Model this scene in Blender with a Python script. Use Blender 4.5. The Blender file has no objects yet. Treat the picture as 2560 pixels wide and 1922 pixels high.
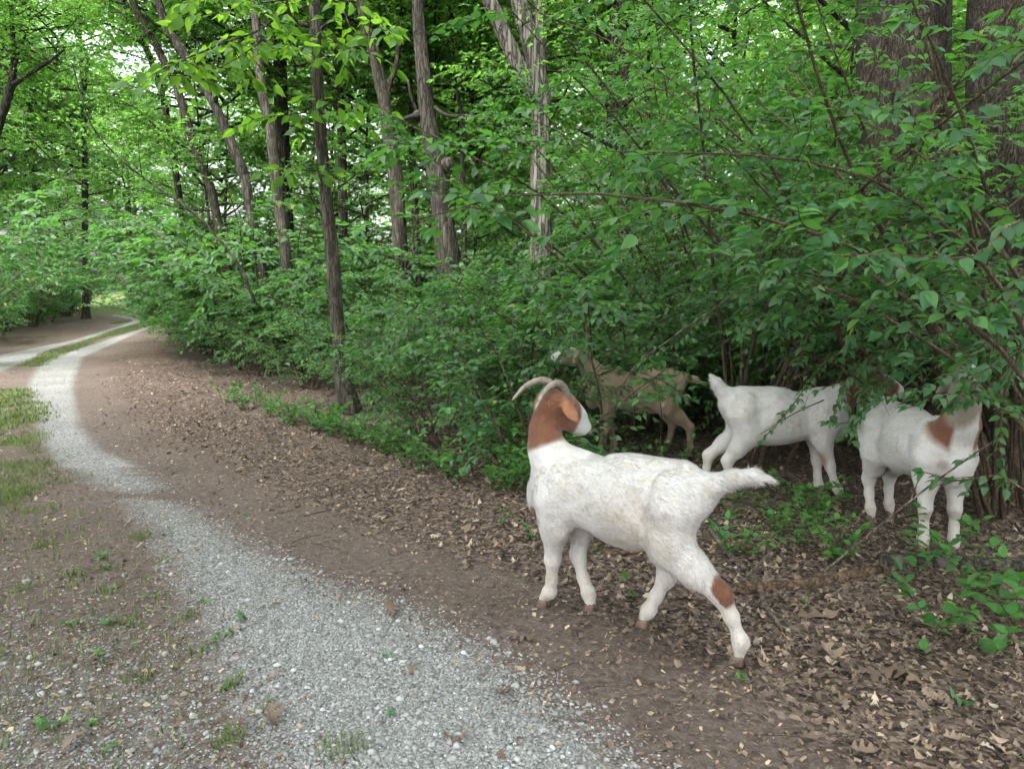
import bpy, math, random
import numpy as np
from mathutils import Vector, Matrix

# ------------------------------------------------------------------ camera, sky, sun, exposure
scene = bpy.context.scene
C = scene.collection
F_PX, CAM_H, HOR_Y = 1828.0, 1.5, 720.0          # focal length in photo pixels, camera height, horizon row
PITCH = math.atan((961 - HOR_Y) / F_PX)
cam_d = bpy.data.cameras.new("camera")
cam_d.sensor_fit = 'HORIZONTAL'; cam_d.sensor_width = 36
cam_d.lens = 36 * F_PX / 2560
cam_d.clip_start = 0.05; cam_d.clip_end = 2000
cam = bpy.data.objects.new("camera", cam_d); C.objects.link(cam)
cam.location = (0, 0, CAM_H); cam.rotation_euler = (math.pi / 2 - PITCH, 0, 0)
scene.camera = cam

SUN_EL, SUN_AZ = math.radians(58), math.radians(205)   # azimuth clockwise from +Y
world = bpy.data.worlds.new("World"); scene.world = world; world.use_nodes = True
wn, wl = world.node_tree.nodes, world.node_tree.links
bg = wn["Background"]
sky = wn.new("ShaderNodeTexSky"); sky.sky_type = 'NISHITA'; sky.sun_disc = False
sky.sun_elevation = SUN_EL; sky.sun_rotation = SUN_AZ
sky.air_density = 1.0; sky.dust_density = 6.0; sky.ozone_density = 1.0
hs = wn.new("ShaderNodeHueSaturation"); hs.inputs['Saturation'].default_value = 0.30
wl.new(sky.outputs[0], hs.inputs['Color']); wl.new(hs.outputs[0], bg.inputs['Color'])
bg.inputs['Strength'].default_value = 0.15

sun_d = bpy.data.lights.new("sun", 'SUN'); sun_d.energy = 0.6; sun_d.angle = math.radians(25)
sun_d.color = (1.0, 0.96, 0.90)
sun = bpy.data.objects.new("sun", sun_d); C.objects.link(sun)
sdir = Vector((math.sin(SUN_AZ) * math.cos(SUN_EL), math.cos(SUN_AZ) * math.cos(SUN_EL), math.sin(SUN_EL)))
sun.rotation_euler = sdir.to_track_quat('Z', 'Y').to_euler(); sun.location = (0, 0, 30)

vs = scene.view_settings
vs.view_transform = 'Standard'; vs.look = 'None'; vs.gamma = 1.0; vs.use_curve_mapping = False
vs.exposure = 2.55
cy = scene.cycles
cy.max_bounces = 6; cy.diffuse_bounces = 4; cy.glossy_bounces = 1; cy.transmission_bounces = 4; cy.transparent_max_bounces = 4
cy.use_denoising = True; cy.use_adaptive_sampling = True; cy.adaptive_threshold = 0.04; cy.adaptive_min_samples = 12
cy.caustics_reflective = False; cy.caustics_refractive = False
cy.sample_clamp_indirect = 6.0

# ------------------------------------------------------------------ helpers
RNG = np.random.default_rng(7)
cp, sp_ = math.cos(PITCH), math.sin(PITCH)

def ray(u, v):
    x = (u - 1280) / F_PX; y = -(v - 961) / F_PX
    return np.array([x, cp + y * sp_, -sp_ + y * cp])
def gpt(u, v):                                   # photo pixel -> point on the ground
    r = ray(u, v); t = -CAM_H / r[2]; return np.array([r[0] * t, r[1] * t])
def at(u, v, d):                                 # photo pixel at a known forward distance
    r = ray(u, v); return r * (d / r[1]) + np.array([0, 0, CAM_H])

def _hash(i, j, k):
    h = (i * 374761393 + j * 668265263 + k * 2147483647 + 1013904223) & 0xffffffff
    h = ((h ^ (h >> 13)) * 1274126177) & 0xffffffff
    return ((h ^ (h >> 16)) & 0xffff) / 65535.0
def vnoise(p):                                   # value noise in 0..1, p (n,3)
    p = np.asarray(p, float); f = np.floor(p).astype(np.int64); t = p - f; t = t * t * (3 - 2 * t)
    r = 0
    for a in (0, 1):
        for b in (0, 1):
            for c in (0, 1):
                w = (t[:, 0] if a else 1 - t[:, 0]) * (t[:, 1] if b else 1 - t[:, 1]) * (t[:, 2] if c else 1 - t[:, 2])
                r = r + w * _hash(f[:, 0] + a, f[:, 1] + b, f[:, 2] + c)
    return r
def fbm(p, o=4):
    p = np.asarray(p, float); s = 0; a = .5
    for i in range(o):
        s = s + a * vnoise(p * (2 ** i) + 17.3 * i); a *= .5
    return s
def n2(x, y, s=1.0, z=0.0, o=3):
    x = np.asarray(x, float); y = np.asarray(y, float)
    return fbm(np.stack([x.ravel() * s, y.ravel() * s, np.full(x.size, z)], 1), o).reshape(x.shape)

def ground_h(x, y):
    x = np.asarray(x, float); y = np.asarray(y, float)
    base = 0.035 * (n2(x, y, .55, 1.0) - .45) + 0.016 * (n2(x, y, 3.0, 4.0, 2) - .4)
    return base
def gh(x, y): return float(ground_h(np.array([x]), np.array([y]))[0])

def mesh_obj(name, verts, faces, mat, parent=None, smooth=False, attrs=None, link=True):
    """faces: int array (n,3) or (n,4) or list of such arrays"""
    verts = np.ascontiguousarray(verts, dtype=np.float32)
    if not isinstance(faces, list): faces = [faces]
    faces = [np.asarray(f, dtype=np.int32) for f in faces if len(f)]
    me = bpy.data.meshes.new(name)
    me.vertices.add(len(verts)); me.vertices.foreach_set("co", verts.ravel())
    loops = np.concatenate([f.ravel() for f in faces]); counts = np.concatenate([np.full(len(f), f.shape[1], np.int32) for f in faces])
    starts = np.concatenate([[0], np.cumsum(counts)[:-1]]).astype(np.int32)
    me.loops.add(len(loops)); me.loops.foreach_set("vertex_index", loops)
    me.polygons.add(len(counts)); me.polygons.foreach_set("loop_start", starts); me.polygons.foreach_set("loop_total", counts)
    if smooth: me.polygons.foreach_set("use_smooth", np.ones(len(counts), bool))
    for an, av in (attrs or {}).items():
        av = np.asarray(av, np.float32)
        if av.ndim == 1:
            a = me.attributes.new(an, 'FLOAT', 'POINT'); a.data.foreach_set("value", av)
        else:
            a = me.attributes.new(an, 'FLOAT_COLOR', 'POINT')
            a.data.foreach_set("color", np.concatenate([av, np.ones((len(av), 1), np.float32)], 1).ravel())
    me.update(calc_edges=True); me.validate()
    if mat: me.materials.append(mat)
    if not link: return me
    o = bpy.data.objects.new(name, me); C.objects.link(o)
    if parent: o.parent = parent
    return o
def inst(name, me, parent=None, loc=(0, 0, 0), rot=(0, 0, 0), scale=(1, 1, 1)):
    o = bpy.data.objects.new(name, me); C.objects.link(o)
    o.location = loc; o.rotation_euler = rot; o.scale = scale if hasattr(scale, '__len__') else (scale,) * 3
    if parent: o.parent = parent
    return o
def empty(name, loc=(0, 0, 0), rz=0.0):
    o = bpy.data.objects.new(name, None); C.objects.link(o); o.location = loc; o.rotation_euler = (0, 0, rz)
    o.empty_display_size = .1
    return o
def tag(o, label, cat, group=None):
    o['label'] = label; o['category'] = cat
    if group: o['group'] = group
    return o
def stuff(o, label=None, cat=None):
    o['kind'] = 'stuff'
    if label: o['label'] = label; o['category'] = cat
    return o

class Geo:
    """collects tubes / raw pieces into one mesh"""
    def __init__(s): s.v, s.q, s.t, s.n, s.a = [], [], [], 0, []
    def add(s, v, q=None, t=None, a=0.5):
        s.v.append(np.asarray(v, float))
        if q is not None and len(q): s.q.append(np.asarray(q) + s.n)
        if t is not None and len(t): s.t.append(np.asarray(t) + s.n)
        s.a.append(np.full(len(v), a) if np.isscalar(a) else np.asarray(a)); s.n += len(v)
    def tube(s, pts, rad, sides=6, cap=True, a=0.5, rough=None):
        pts = np.asarray(pts, float); n = len(pts); rad = np.broadcast_to(np.asarray(rad, float), (n,))
        tan = np.gradient(pts, axis=0); tan /= np.linalg.norm(tan, axis=1)[:, None] + 1e-9
        ref = np.array([1., 0, 0]) if abs(tan[0][0]) < .8 else np.array([0, 1., 0])
        U = []; u = np.cross(tan[0], ref); u /= np.linalg.norm(u)
        for i in range(n):
            u = u - tan[i] * (u @ tan[i]); u /= np.linalg.norm(u) + 1e-9; U.append(u)
        U = np.array(U); W = np.cross(tan, U)
        th = np.linspace(0, 2 * np.pi, sides, endpoint=False)
        d = U[:, None] * np.cos(th)[None, :, None] + W[:, None] * np.sin(th)[None, :, None]
        R = rad[:, None] * np.ones((1, sides))
        if rough is not None: R = R * rough(pts, th, n, sides)
        v = pts[:, None] + d * R[:, :, None]
        i, j = np.meshgrid(np.arange(n - 1), np.arange(sides), indexing='ij')
        q = np.stack([i * sides + j, i * sides + (j + 1) % sides, (i + 1) * sides + (j + 1) % sides, (i + 1) * sides + j], -1).reshape(-1, 4)
        v = v.reshape(-1, 3); t = []
        if cap:
            v = np.vstack([v, pts[0], pts[-1]])
            k = np.arange(sides)
            t = np.vstack([np.stack([np.full(sides, n * sides), (k + 1) % sides, k], 1),
                           np.stack([np.full(sides, n * sides + 1), (n - 1) * sides + k, (n - 1) * sides + (k + 1) % sides], 1)])
        s.add(v, q, t, a)
    def build(s, name, mat, parent=None, smooth=True, link=True):
        f = []
        if s.q: f.append(np.concatenate(s.q))
        if s.t: f.append(np.concatenate(s.t))
        return mesh_obj(name, np.concatenate(s.v), f, mat, parent, smooth, {'tint': np.concatenate(s.a)}, link)

def smooth_poly(pts, n):
    pts = np.asarray(pts, float)
    if len(pts) == 2:
        t = np.linspace(0, 1, n)[:, None]; return pts[0] * (1 - t) + pts[1] * t
    P = np.vstack([2 * pts[0] - pts[1], pts, 2 * pts[-1] - pts[-2]]); m = len(pts) - 1
    out = []
    for x in np.linspace(0, m - 1e-6, n):
        i = int(x); t = x - i; a, b, c, d = P[i], P[i + 1], P[i + 2], P[i + 3]
        out.append(.5 * ((2 * b) + (c - a) * t + (2 * a - 5 * b + 4 * c - d) * t * t + (3 * b - a - 3 * c + d) * t ** 3))
    return np.array(out)

# ------------------------------------------------------------------ materials
def nodemat(name):
    m = bpy.data.materials.new(name); m.use_nodes = True
    nt = m.node_tree; nt.nodes.clear()
    out = nt.nodes.new("ShaderNodeOutputMaterial")
    return m, nt, out
def N(nt, typ, **kw):
    n = nt.nodes.new(typ)
    for k, v in kw.items():
        if k in n.inputs: n.inputs[k].default_value = v
        else: setattr(n, k, v)
    return n
def ramp(nt, stops, fac=None, interp='LINEAR'):
    r = nt.nodes.new("ShaderNodeValToRGB"); r.color_ramp.interpolation = interp
    e = r.color_ramp.elements
    while len(e) < len(stops): e.new(.5)
    for el, (p, c) in zip(e, stops): el.position = p; el.color = (*c, 1)
    if fac is not None: nt.links.new(fac, r.inputs[0])
    return r

def leaf_material(name, dark, mid, light, trans, tw=.38, rough=.45, spec=.30):
    m, nt, out = nodemat(name); L = nt.links
    at_ = N(nt, "ShaderNodeAttribute", attribute_name="tint")
    oi = N(nt, "ShaderNodeObjectInfo")
    ad = N(nt, "ShaderNodeMath", operation='MULTIPLY_ADD'); L.new(oi.outputs['Random'], ad.inputs[0]); ad.inputs[1].default_value = .25; L.new(at_.outputs['Fac'], ad.inputs[2])
    su = N(nt, "ShaderNodeMath", operation='SUBTRACT'); L.new(ad.outputs[0], su.inputs[0]); su.inputs[1].default_value = .125
    r = ramp(nt, [(0.0, dark), (.5, mid), (.93, light), (1.0, (.19, .20, .03))], su.outputs[0])
    rt = ramp(nt, [(0.0, tuple(c * .7 for c in trans)), (1.0, trans)], su.outputs[0])
    geo = N(nt, "ShaderNodeNewGeometry")
    back = N(nt, "ShaderNodeMix", data_type='RGBA'); L.new(geo.outputs['Backfacing'], back.inputs[0]); L.new(r.outputs[0], back.inputs[6])
    mx = N(nt, "ShaderNodeMix", data_type='RGBA', blend_type='MIX'); mx.inputs[0].default_value = .35; L.new(r.outputs[0], mx.inputs[6]); mx.inputs[7].default_value = (.11, .15, .09, 1)
    L.new(mx.outputs[2], back.inputs[7])
    b = N(nt, "ShaderNodeBsdfPrincipled", Roughness=rough); b.inputs['Specular IOR Level'].default_value = spec
    L.new(back.outputs[2], b.inputs['Base Color'])
    t = N(nt, "ShaderNodeBsdfTranslucent"); L.new(rt.outputs[0], t.inputs['Color'])
    mix = N(nt, "ShaderNodeMixShader"); mix.inputs[0].default_value = tw
    L.new(b.outputs[0], mix.inputs[1]); L.new(t.outputs[0], mix.inputs[2]); L.new(mix.outputs[0], out.inputs[0])
    return m
M_SHRUB = leaf_material("shrub_leaf", (.015, .058, .025), (.034, .116, .043), (.090, .21, .060), (.15, .43, .055), .38)
M_TREE = leaf_material("tree_leaf", (.026, .085, .020), (.047, .145, .030), (.10, .22, .040), (.25, .58, .065), .48)
M_BIG = leaf_material("broad_leaf", (.026, .088, .016), (.046, .142, .020), (.08, .20, .026), (.27, .56, .04), .50)
M_LOW = leaf_material("seedling_leaf", (.026, .090, .026), (.044, .145, .036), (.095, .22, .045), (.16, .42, .04), .36)
M_GRASS = leaf_material("grass_blade", (.050, .078, .020), (.090, .135, .032), (.19, .19, .075), (.15, .22, .035), .28, .5)

def bark_material(name, c0, c1, c2, sc=9.0, stretch=.14, bump=.6, moss=0.0):
    m, nt, out = nodemat(name); L = nt.links
    tc = N(nt, "ShaderNodeTexCoord"); mp = N(nt, "ShaderNodeMapping"); mp.inputs['Scale'].default_value = (1, 1, stretch)
    L.new(tc.outputs['Object'], mp.inputs[0])
    no = N(nt, "ShaderNodeTexNoise", Scale=sc * 2, Detail=6.0, Roughness=.65); L.new(mp.outputs[0], no.inputs['Vector'])
    vo = N(nt, "ShaderNodeTexVoronoi", feature='DISTANCE_TO_EDGE', Scale=sc * 2.2)
    mw = N(nt, "ShaderNodeMix", data_type='VECTOR'); mw.inputs[0].default_value = .12
    L.new(mp.outputs[0], mw.inputs[4]); L.new(no.outputs['Color'], mw.inputs[5]); L.new(mw.outputs[1], vo.inputs['Vector'])
    vr = ramp(nt, [(0, (0, 0, 0)), (.16, (1, 1, 1))], vo.outputs[0])
    mul = N(nt, "ShaderNodeMath", operation='MULTIPLY'); L.new(no.outputs[0], mul.inputs[0]); L.new(vr.outputs[0], mul.inputs[1])
    r = ramp(nt, [(0.05, c0), (.42, c1), (.75, c2)], mul.outputs[0])
    big = N(nt, "ShaderNodeTexNoise", Scale=2.2, Detail=3.0); L.new(tc.outputs['Object'], big.inputs['Vector'])
    br = ramp(nt, [(.35, (.72, .72, .72)), (.7, (1.15, 1.12, 1.08))], big.outputs[0])
    mc = N(nt, "ShaderNodeMix", data_type='RGBA', blend_type='MULTIPLY'); mc.inputs[0].default_value = 1; L.new(r.outputs[0], mc.inputs[6]); L.new(br.outputs[0], mc.inputs[7])
    col = mc.outputs[2]
    if moss:
        mn = N(nt, "ShaderNodeTexNoise", Scale=6.0, Detail=5.0); L.new(tc.outputs['Object'], mn.inputs['Vector'])
        mr = ramp(nt, [(.52, (0, 0, 0)), (.66, (moss,) * 3)], mn.outputs[0])
        mm = N(nt, "ShaderNodeMix", data_type='RGBA'); L.new(mr.outputs[0], mm.inputs[0]); L.new(col, mm.inputs[6]); mm.inputs[7].default_value = (.16, .18, .12, 1); col = mm.outputs[2]
    bu = N(nt, "ShaderNodeBump", Strength=bump, Distance=.02); L.new(mul.outputs[0], bu.inputs['Height'])
    b = N(nt, "ShaderNodeBsdfPrincipled", Roughness=.9); b.inputs['Specular IOR Level'].default_value = .2
    L.new(col, b.inputs['Base Color']); L.new(bu.outputs[0], b.inputs['Normal']); L.new(b.outputs[0], out.inputs[0])
    return m
M_BARK = bark_material("bark_grey_brown", (.022, .019, .015), (.070, .063, .050), (.138, .128, .106), 11)
M_OAK = bark_material("bark_oak", (.018, .015, .012), (.070, .059, .048), (.15, .13, .108), 17, .28, 1.0, .3)
M_DARK = bark_material("bark_dark", (.015, .014, .012), (.055, .050, .042), (.12, .112, .096), 9)
M_PALE = bark_material("bark_shaggy_pale", (.045, .040, .036), (.16, .148, .135), (.32, .30, .28), 7, .08, 1.0, .2)
M_TWIG = bark_material("twig_wood", (.05, .035, .025), (.13, .095, .065), (.24, .19, .13), 20)
M_STEM = bark_material("shrub_stem", (.04, .03, .022), (.10, .075, .052), (.20, .16, .11), 20)
M_STICK = bark_material("dead_stick", (.05, .042, .036), (.14, .115, .095), (.30, .25, .20), 14)
M_LOG = bark_material("rotting_log", (.04, .028, .02), (.115, .078, .052), (.20, .145, .10), 10, 1.0, .5)

def ground_material():
    m, nt, out = nodemat("forest_ground"); L = nt.links
    zn = N(nt, "ShaderNodeAttribute", attribute_name="zone")
    sep = N(nt, "ShaderNodeSeparateColor"); L.new(zn.outputs['Color'], sep.inputs[0])
    tc = N(nt, "ShaderNodeTexCoord"); P = tc.outputs['Object']
    def noise(sc, det=5.0, ro=.6):
        n = N(nt, "ShaderNodeTexNoise", Scale=sc, Detail=det, Roughness=ro); L.new(P, n.inputs['Vector']); return n
    def mixc(fac, a, b, mode='MIX'):
        n = N(nt, "ShaderNodeMix", data_type='RGBA', blend_type=mode)
        for k, x in ((0, fac), (6, a), (7, b)):
            if isinstance(x, (int, float)): n.inputs[k].default_value = x
            elif isinstance(x, tuple): n.inputs[k].default_value = (*x, 1)
            else: L.new(x, n.inputs[k])
        return n.outputs[2]
    # bare dirt
    d = ramp(nt, [(.28, (.052, .040, .034)), (.5, (.100, .079, .067)), (.72, (.165, .137, .120))], noise(26, 8, .72).outputs[0]).outputs[0]
    chip = ramp(nt, [(.63, (0, 0, 0)), (.70, (1, 1, 1))], noise(95, 3, .5).outputs[0]).outputs[0]
    d = mixc(chip, d, (.24, .19, .14))
    # leaf litter: broken leaf plates
    lv = N(nt, "ShaderNodeTexVoronoi", Scale=48.0, feature='F1'); L.new(P, lv.inputs['Vector'])
    lc = ramp(nt, [(0, (.030, .022, .018)), (.4, (.085, .062, .050)), (.75, (.155, .117, .095)), (1, (.23, .18, .145))])
    sc_ = N(nt, "ShaderNodeSeparateColor"); L.new(lv.outputs['Color'], sc_.inputs[0]); L.new(sc_.outputs[0], lc.inputs[0])
    ln = ramp(nt, [(.3, (.45, .45, .45)), (.7, (1.2, 1.2, 1.2))], noise(38, 6, .7).outputs[0]).outputs[0]
    lit = mixc(1.0, lc.outputs[0], ln, 'MULTIPLY')
    # gravel
    gv = N(nt, "ShaderNodeTexVoronoi", Scale=70.0, feature='F1'); L.new(P, gv.inputs['Vector'])
    gs = N(nt, "ShaderNodeSeparateColor"); L.new(gv.outputs['Color'], gs.inputs[0])
    gc = ramp(nt, [(0, (.14, .14, .135)), (.5, (.235, .24, .235)), (1, (.35, .355, .35))], gs.outputs[0]).outputs[0]
    gd = ramp(nt, [(.3, (1, 1, 1)), (.75, (.62, .60, .57))], gv.outputs['Distance']).outputs[0]
    gcol = mixc(1.0, gc, gd, 'MULTIPLY')
    # grass thatch under the blades
    gr = ramp(nt, [(.3, (.055, .062, .022)), (.55, (.085, .12, .032)), (.8, (.13, .12, .06))], noise(30, 6, .7).outputs[0]).outputs[0]
    # masks broken by noise
    def mask(ch, sc, soft=.16):
        n = noise(sc, 6, .7)
        a = N(nt, "ShaderNodeMath", operation='MULTIPLY_ADD'); L.new(n.outputs[0], a.inputs[0]); a.inputs[1].default_value = .9; a.inputs[2].default_value = -.45
        s = N(nt, "ShaderNodeMath", operation='ADD'); L.new(sep.outputs[ch], s.inputs[0]); L.new(a.outputs[0], s.inputs[1])
        mr = N(nt, "ShaderNodeMapRange"); mr.inputs[1].default_value = .5 - soft; mr.inputs[2].default_value = .5 + soft; L.new(s.outputs[0], mr.inputs[0]); return mr.outputs[0]
    mL = mask(2, 9); mG = mask(0, 14, .2); mV = mask(1, 8)
    c = mixc(mL, d, lit); c = mixc(mG, c, gcol); c = mixc(mV, c, gr)
    big = ramp(nt, [(.3, (.82, .82, .82)), (.7, (1.12, 1.12, 1.12))], noise(1.3, 4).outputs[0]).outputs[0]
    c = mixc(1.0, c, big, 'MULTIPLY')
    h1 = N(nt, "ShaderNodeMath", operation='MULTIPLY'); L.new(gv.outputs['Distance'], h1.inputs[0]); L.new(mG, h1.inputs[1])
    h2 = N(nt, "ShaderNodeMath", operation='MULTIPLY_ADD'); L.new(h1.outputs[0], h2.inputs[0]); h2.inputs[1].default_value = -.8; L.new(noise(60, 6, .75).outputs[0], h2.inputs[2])
    bu = N(nt, "ShaderNodeBump", Strength=.8, Distance=.012); L.new(h2.outputs[0], bu.inputs['Height'])
    b = N(nt, "ShaderNodeBsdfPrincipled", Roughness=.95); b.inputs['Specular IOR Level'].default_value = .15
    L.new(c, b.inputs['Base Color']); L.new(bu.outputs[0], b.inputs['Normal']); L.new(b.outputs[0], out.inputs[0])
    return m
M_GROUND = ground_material()

def tint_material(name, stops, rough=.9, noise_sc=60, spec=.2, trans=0, rnd=0.0):
    m, nt, out = nodemat(name); L = nt.links
    a = N(nt, "ShaderNodeAttribute", attribute_name="tint"); f = a.outputs['Fac']
    if rnd:
        oi = N(nt, "ShaderNodeObjectInfo"); ad = N(nt, "ShaderNodeMath", operation='MULTIPLY_ADD'); L.new(oi.outputs['Random'], ad.inputs[0]); ad.inputs[1].default_value = rnd; L.new(f, ad.inputs[2]); f = ad.outputs[0]
    r = ramp(nt, stops, f)
    tc = N(nt, "ShaderNodeTexCoord"); n = N(nt, "ShaderNodeTexNoise", Scale=noise_sc, Detail=4.0); L.new(tc.outputs['Object'], n.inputs['Vector'])
    nr = ramp(nt, [(.3, (.72, .72, .72)), (.7, (1.2, 1.2, 1.2))], n.outputs[0])
    mc = N(nt, "ShaderNodeMix", data_type='RGBA', blend_type='MULTIPLY'); mc.inputs[0].default_value = 1; L.new(r.outputs[0], mc.inputs[6]); L.new(nr.outputs[0], mc.inputs[7])
    b = N(nt, "ShaderNodeBsdfPrincipled", Roughness=rough); b.inputs['Specular IOR Level'].default_value = spec
    L.new(mc.outputs[2], b.inputs['Base Color'])
    if trans:
        t = N(nt, "ShaderNodeBsdfTranslucent"); L.new(mc.outputs[2], t.inputs[0]); mx = N(nt, "ShaderNodeMixShader"); mx.inputs[0].default_value = trans
        L.new(b.outputs[0], mx.inputs[1]); L.new(t.outputs[0], mx.inputs[2]); L.new(mx.outputs[0], out.inputs[0])
    else: L.new(b.outputs[0], out.inputs[0])
    return m
M_STONE = tint_material("limestone_chip", [(0, (.11, .11, .105)), (.4, (.19, .195, .19)), (.8, (.28, .287, .284)), (1, (.40, .41, .405))], .85, 80)
M_DEAD = tint_material("dead_leaf", [(0, (.042, .031, .026)), (.35, (.105, .077, .063)), (.65, (.178, .136, .104)), (.88, (.29, .225, .160)), (1, (.38, .325, .26))], .75, 30, .3, .12)
M_DEAD1 = tint_material("dead_leaf_single", [(0, (.06, .043, .035)), (.4, (.135, .098, .072)), (.75, (.215, .158, .112)), (1, (.31, .245, .185))], .7, 30, .35, .12, .45)
M_CHIP = tint_material("bark_chip", [(0, (.05, .036, .028)), (.5, (.14, .10, .078)), (.85, (.30, .23, .16)), (1, (.42, .34, .24))], .9, 60)

# ------------------------------------------------------------------ the ground and its zones
def poly(px): return np.array([gpt(*p) for p in px])
def poly_sd(P, poly_):                           # signed distance, positive inside
    d = np.full(len(P), 1e9); ins = np.zeros(len(P), bool); n = len(poly_)
    for i in range(n):
        a, b = poly_[i], poly_[(i + 1) % n]; e = b - a; w = P - a
        t = np.clip((w @ e) / (e @ e + 1e-12), 0, 1); d = np.minimum(d, np.linalg.norm(w - t[:, None] * e, axis=1))
        c = (a[1] > P[:, 1]) != (b[1] > P[:, 1])
        xi = (b[0] - a[0]) * (P[:, 1] - a[1]) / (b[1] - a[1] + 1e-12) + a[0]
        ins ^= c & (P[:, 0] < xi)
    return np.where(ins, d, -d)
TRACK = poly([(2300, 2700), (1640, 1922), (1480, 1805), (1270, 1640), (1040, 1515), (810, 1440), (650, 1358), (520, 1285), (450, 1240), (370, 1180), (240, 1120), (195, 1060), (181, 971), (185, 937), (206, 893), (295, 853), (371, 821),
              (371, 817), (270, 849), (202, 870), (105, 903), (84, 937), (67, 971), (85, 1040), (110, 1110), (165, 1190), (250, 1240), (310, 1275), (370, 1377), (450, 1540), (500, 1712), (600, 1922), (700, 2700)])
TRACK2 = poly([(-700, 1110), (-250, 985), (0, 929), (42, 912), (126, 871), (232, 843), (320, 814), (352, 804), (345, 797), (300, 787), (272, 783), (276, 788), (330, 800), (316, 809), (253, 829), (190, 848), (84, 870), (0, 887), (-250, 925), (-700, 1000)])
GRASSES = [poly(q) for q in ([(46, 916), (126, 878), (202, 857), (295, 823), (371, 804), (370, 812), (303, 834), (236, 849), (177, 872), (122, 895), (76, 916)],
           [(-300, 1000), (0, 971), (51, 971), (84, 1021), (93, 1072), (118, 1118), (168, 1170), (202, 1257), (126, 1224), (42, 1182), (-300, 1170)],
           [(-300, 1200), (0, 1190), (130, 1230), (240, 1290), (200, 1330), (60, 1290), (-300, 1290)],
           [(275, 808), (318, 800), (318, 806), (280, 812)])]
GRASS_BITS = [(gpt(*p), r) for p, r in (((445, 1545), .10), ((480, 1640), .10), ((565, 1720), .08), ((350, 1340), .14), ((400, 1400), .12), ((260, 1480), .12), ((340, 1700), .10), ((560, 1850), .12), ((830, 1890), .14), ((300, 1560), .10), ((650, 1780), .06), ((160, 1440), .12), ((90, 1370), .14), ((30, 1480), .10))]
EDGE = poly([(372, 806), (325, 880), (380, 937), (555, 985), (740, 1065), (900, 1085), (1080, 1165), (1230, 1225), (1420, 1290), (1800, 1360), (2200, 1430), (2700, 1500), (9000, 1200), (9000, 760), (372, 760)])
GAP = gpt(340, 1243)
_le = np.array([gpt(*p) for p in ((700, 2700), (600, 1922), (500, 1712), (450, 1540), (370, 1377), (310, 1275), (250, 1240), (165, 1190), (110, 1110))])
LEFT_Y, LEFT_X = _le[:, 1], _le[:, 0]

def zones(P):
    s1, s2 = poly_sd(P, TRACK), poly_sd(P, TRACK2)
    sw = np.where(P[:, 1] < 6, .62, .30); g = np.maximum(np.clip(.5 + (s1 - np.where(P[:, 1] < 6, .10, 0)) / sw, 0, 1), np.clip(.5 + s2 / .3, 0, 1))
    wob = n2(P[:, 0], P[:, 1], 3.0, 2.0) - .45
    g *= 1 - .72 * np.exp(-(((P - GAP + wob[:, None] * np.array([.5, .35])) / np.array([.60, .12])) ** 2).sum(1))
    near_left = np.clip((np.interp(P[:, 1], LEFT_Y, LEFT_X) + .05 - P[:, 0]) / .12, 0, 1) * np.clip((5.4 - P[:, 1]) / .8, 0, 1)
    g = np.maximum(g, near_left * (.14 + .26 * np.clip((4.2 - P[:, 1]) / 2.0, 0, 1)))
    v = np.zeros(len(P))
    for G_ in GRASSES: v = np.maximum(v, np.clip(.5 + poly_sd(P, G_) / .45, 0, 1) * np.where(P[:, 1] < 11, np.clip(.50 + 1.9 * wob, .15, 1), 1))
    for c, r in GRASS_BITS: v = np.maximum(v, .50 * np.exp(-((P - c + .5 * r * wob[:, None]) ** 2).sum(1) / (r * r * .5)))
    v = np.maximum(v, near_left * .22); v = np.maximum(v, .85 * np.clip((P[:, 1] - 39) / 4, 0, 1) * (P[:, 0] < -12))
    road_d = np.maximum(s1, s2)
    lit = np.clip((-road_d - .12) / .9, 0, 1)
    lit = np.maximum(lit, np.clip(.5 + poly_sd(P, EDGE) / .8, 0, 1))
    lit *= 1 - near_left * .6
    return g, v, lit

def axis(a, b, step, lo, hi, k=1.12, mid_lo=None, mid_hi=None, cap=.12):
    c = list(np.arange(a, b + 1e-6, step)); s = step
    while c[-1] < hi:
        s *= k
        if mid_hi is not None and c[-1] < mid_hi: s = min(s, cap)
        c.append(c[-1] + s)
    s = step
    while c[0] > lo:
        s *= k
        if mid_lo is not None and c[0] > mid_lo: s = min(s, cap)
        c.insert(0, c[0] - s)
    return np.array(c)
gx = axis(-3.2, 3.4, .045, -220, 220, 1.12, mid_lo=-20); gy = axis(1.4, 7.2, .045, -25, 260, 1.06, mid_hi=36)
X, Y = np.meshgrid(gx, gy, indexing='ij'); Pg = np.stack([X.ravel(), Y.ravel()], 1)
zg, zv, zl = zones(Pg)
near = np.exp(-np.maximum(0, np.hypot(X, Y) - 14) / 8)
Z = ground_h(X, Y) * np.where(near > .05, 1, near / .05)
ni, nj = X.shape
I, J = np.meshgrid(np.arange(ni - 1), np.arange(nj - 1), indexing='ij')
quads = np.stack([I * nj + J, (I + 1) * nj + J, (I + 1) * nj + J + 1, I * nj + J + 1], -1).reshape(-1, 4)
ground = mesh_obj("ground", np.stack([X.ravel(), Y.ravel(), Z.ravel()], 1), quads, M_GROUND, None, True, {'zone': np.stack([zg, zv, zl], 1)})
ground['kind'] = 'structure'

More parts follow.
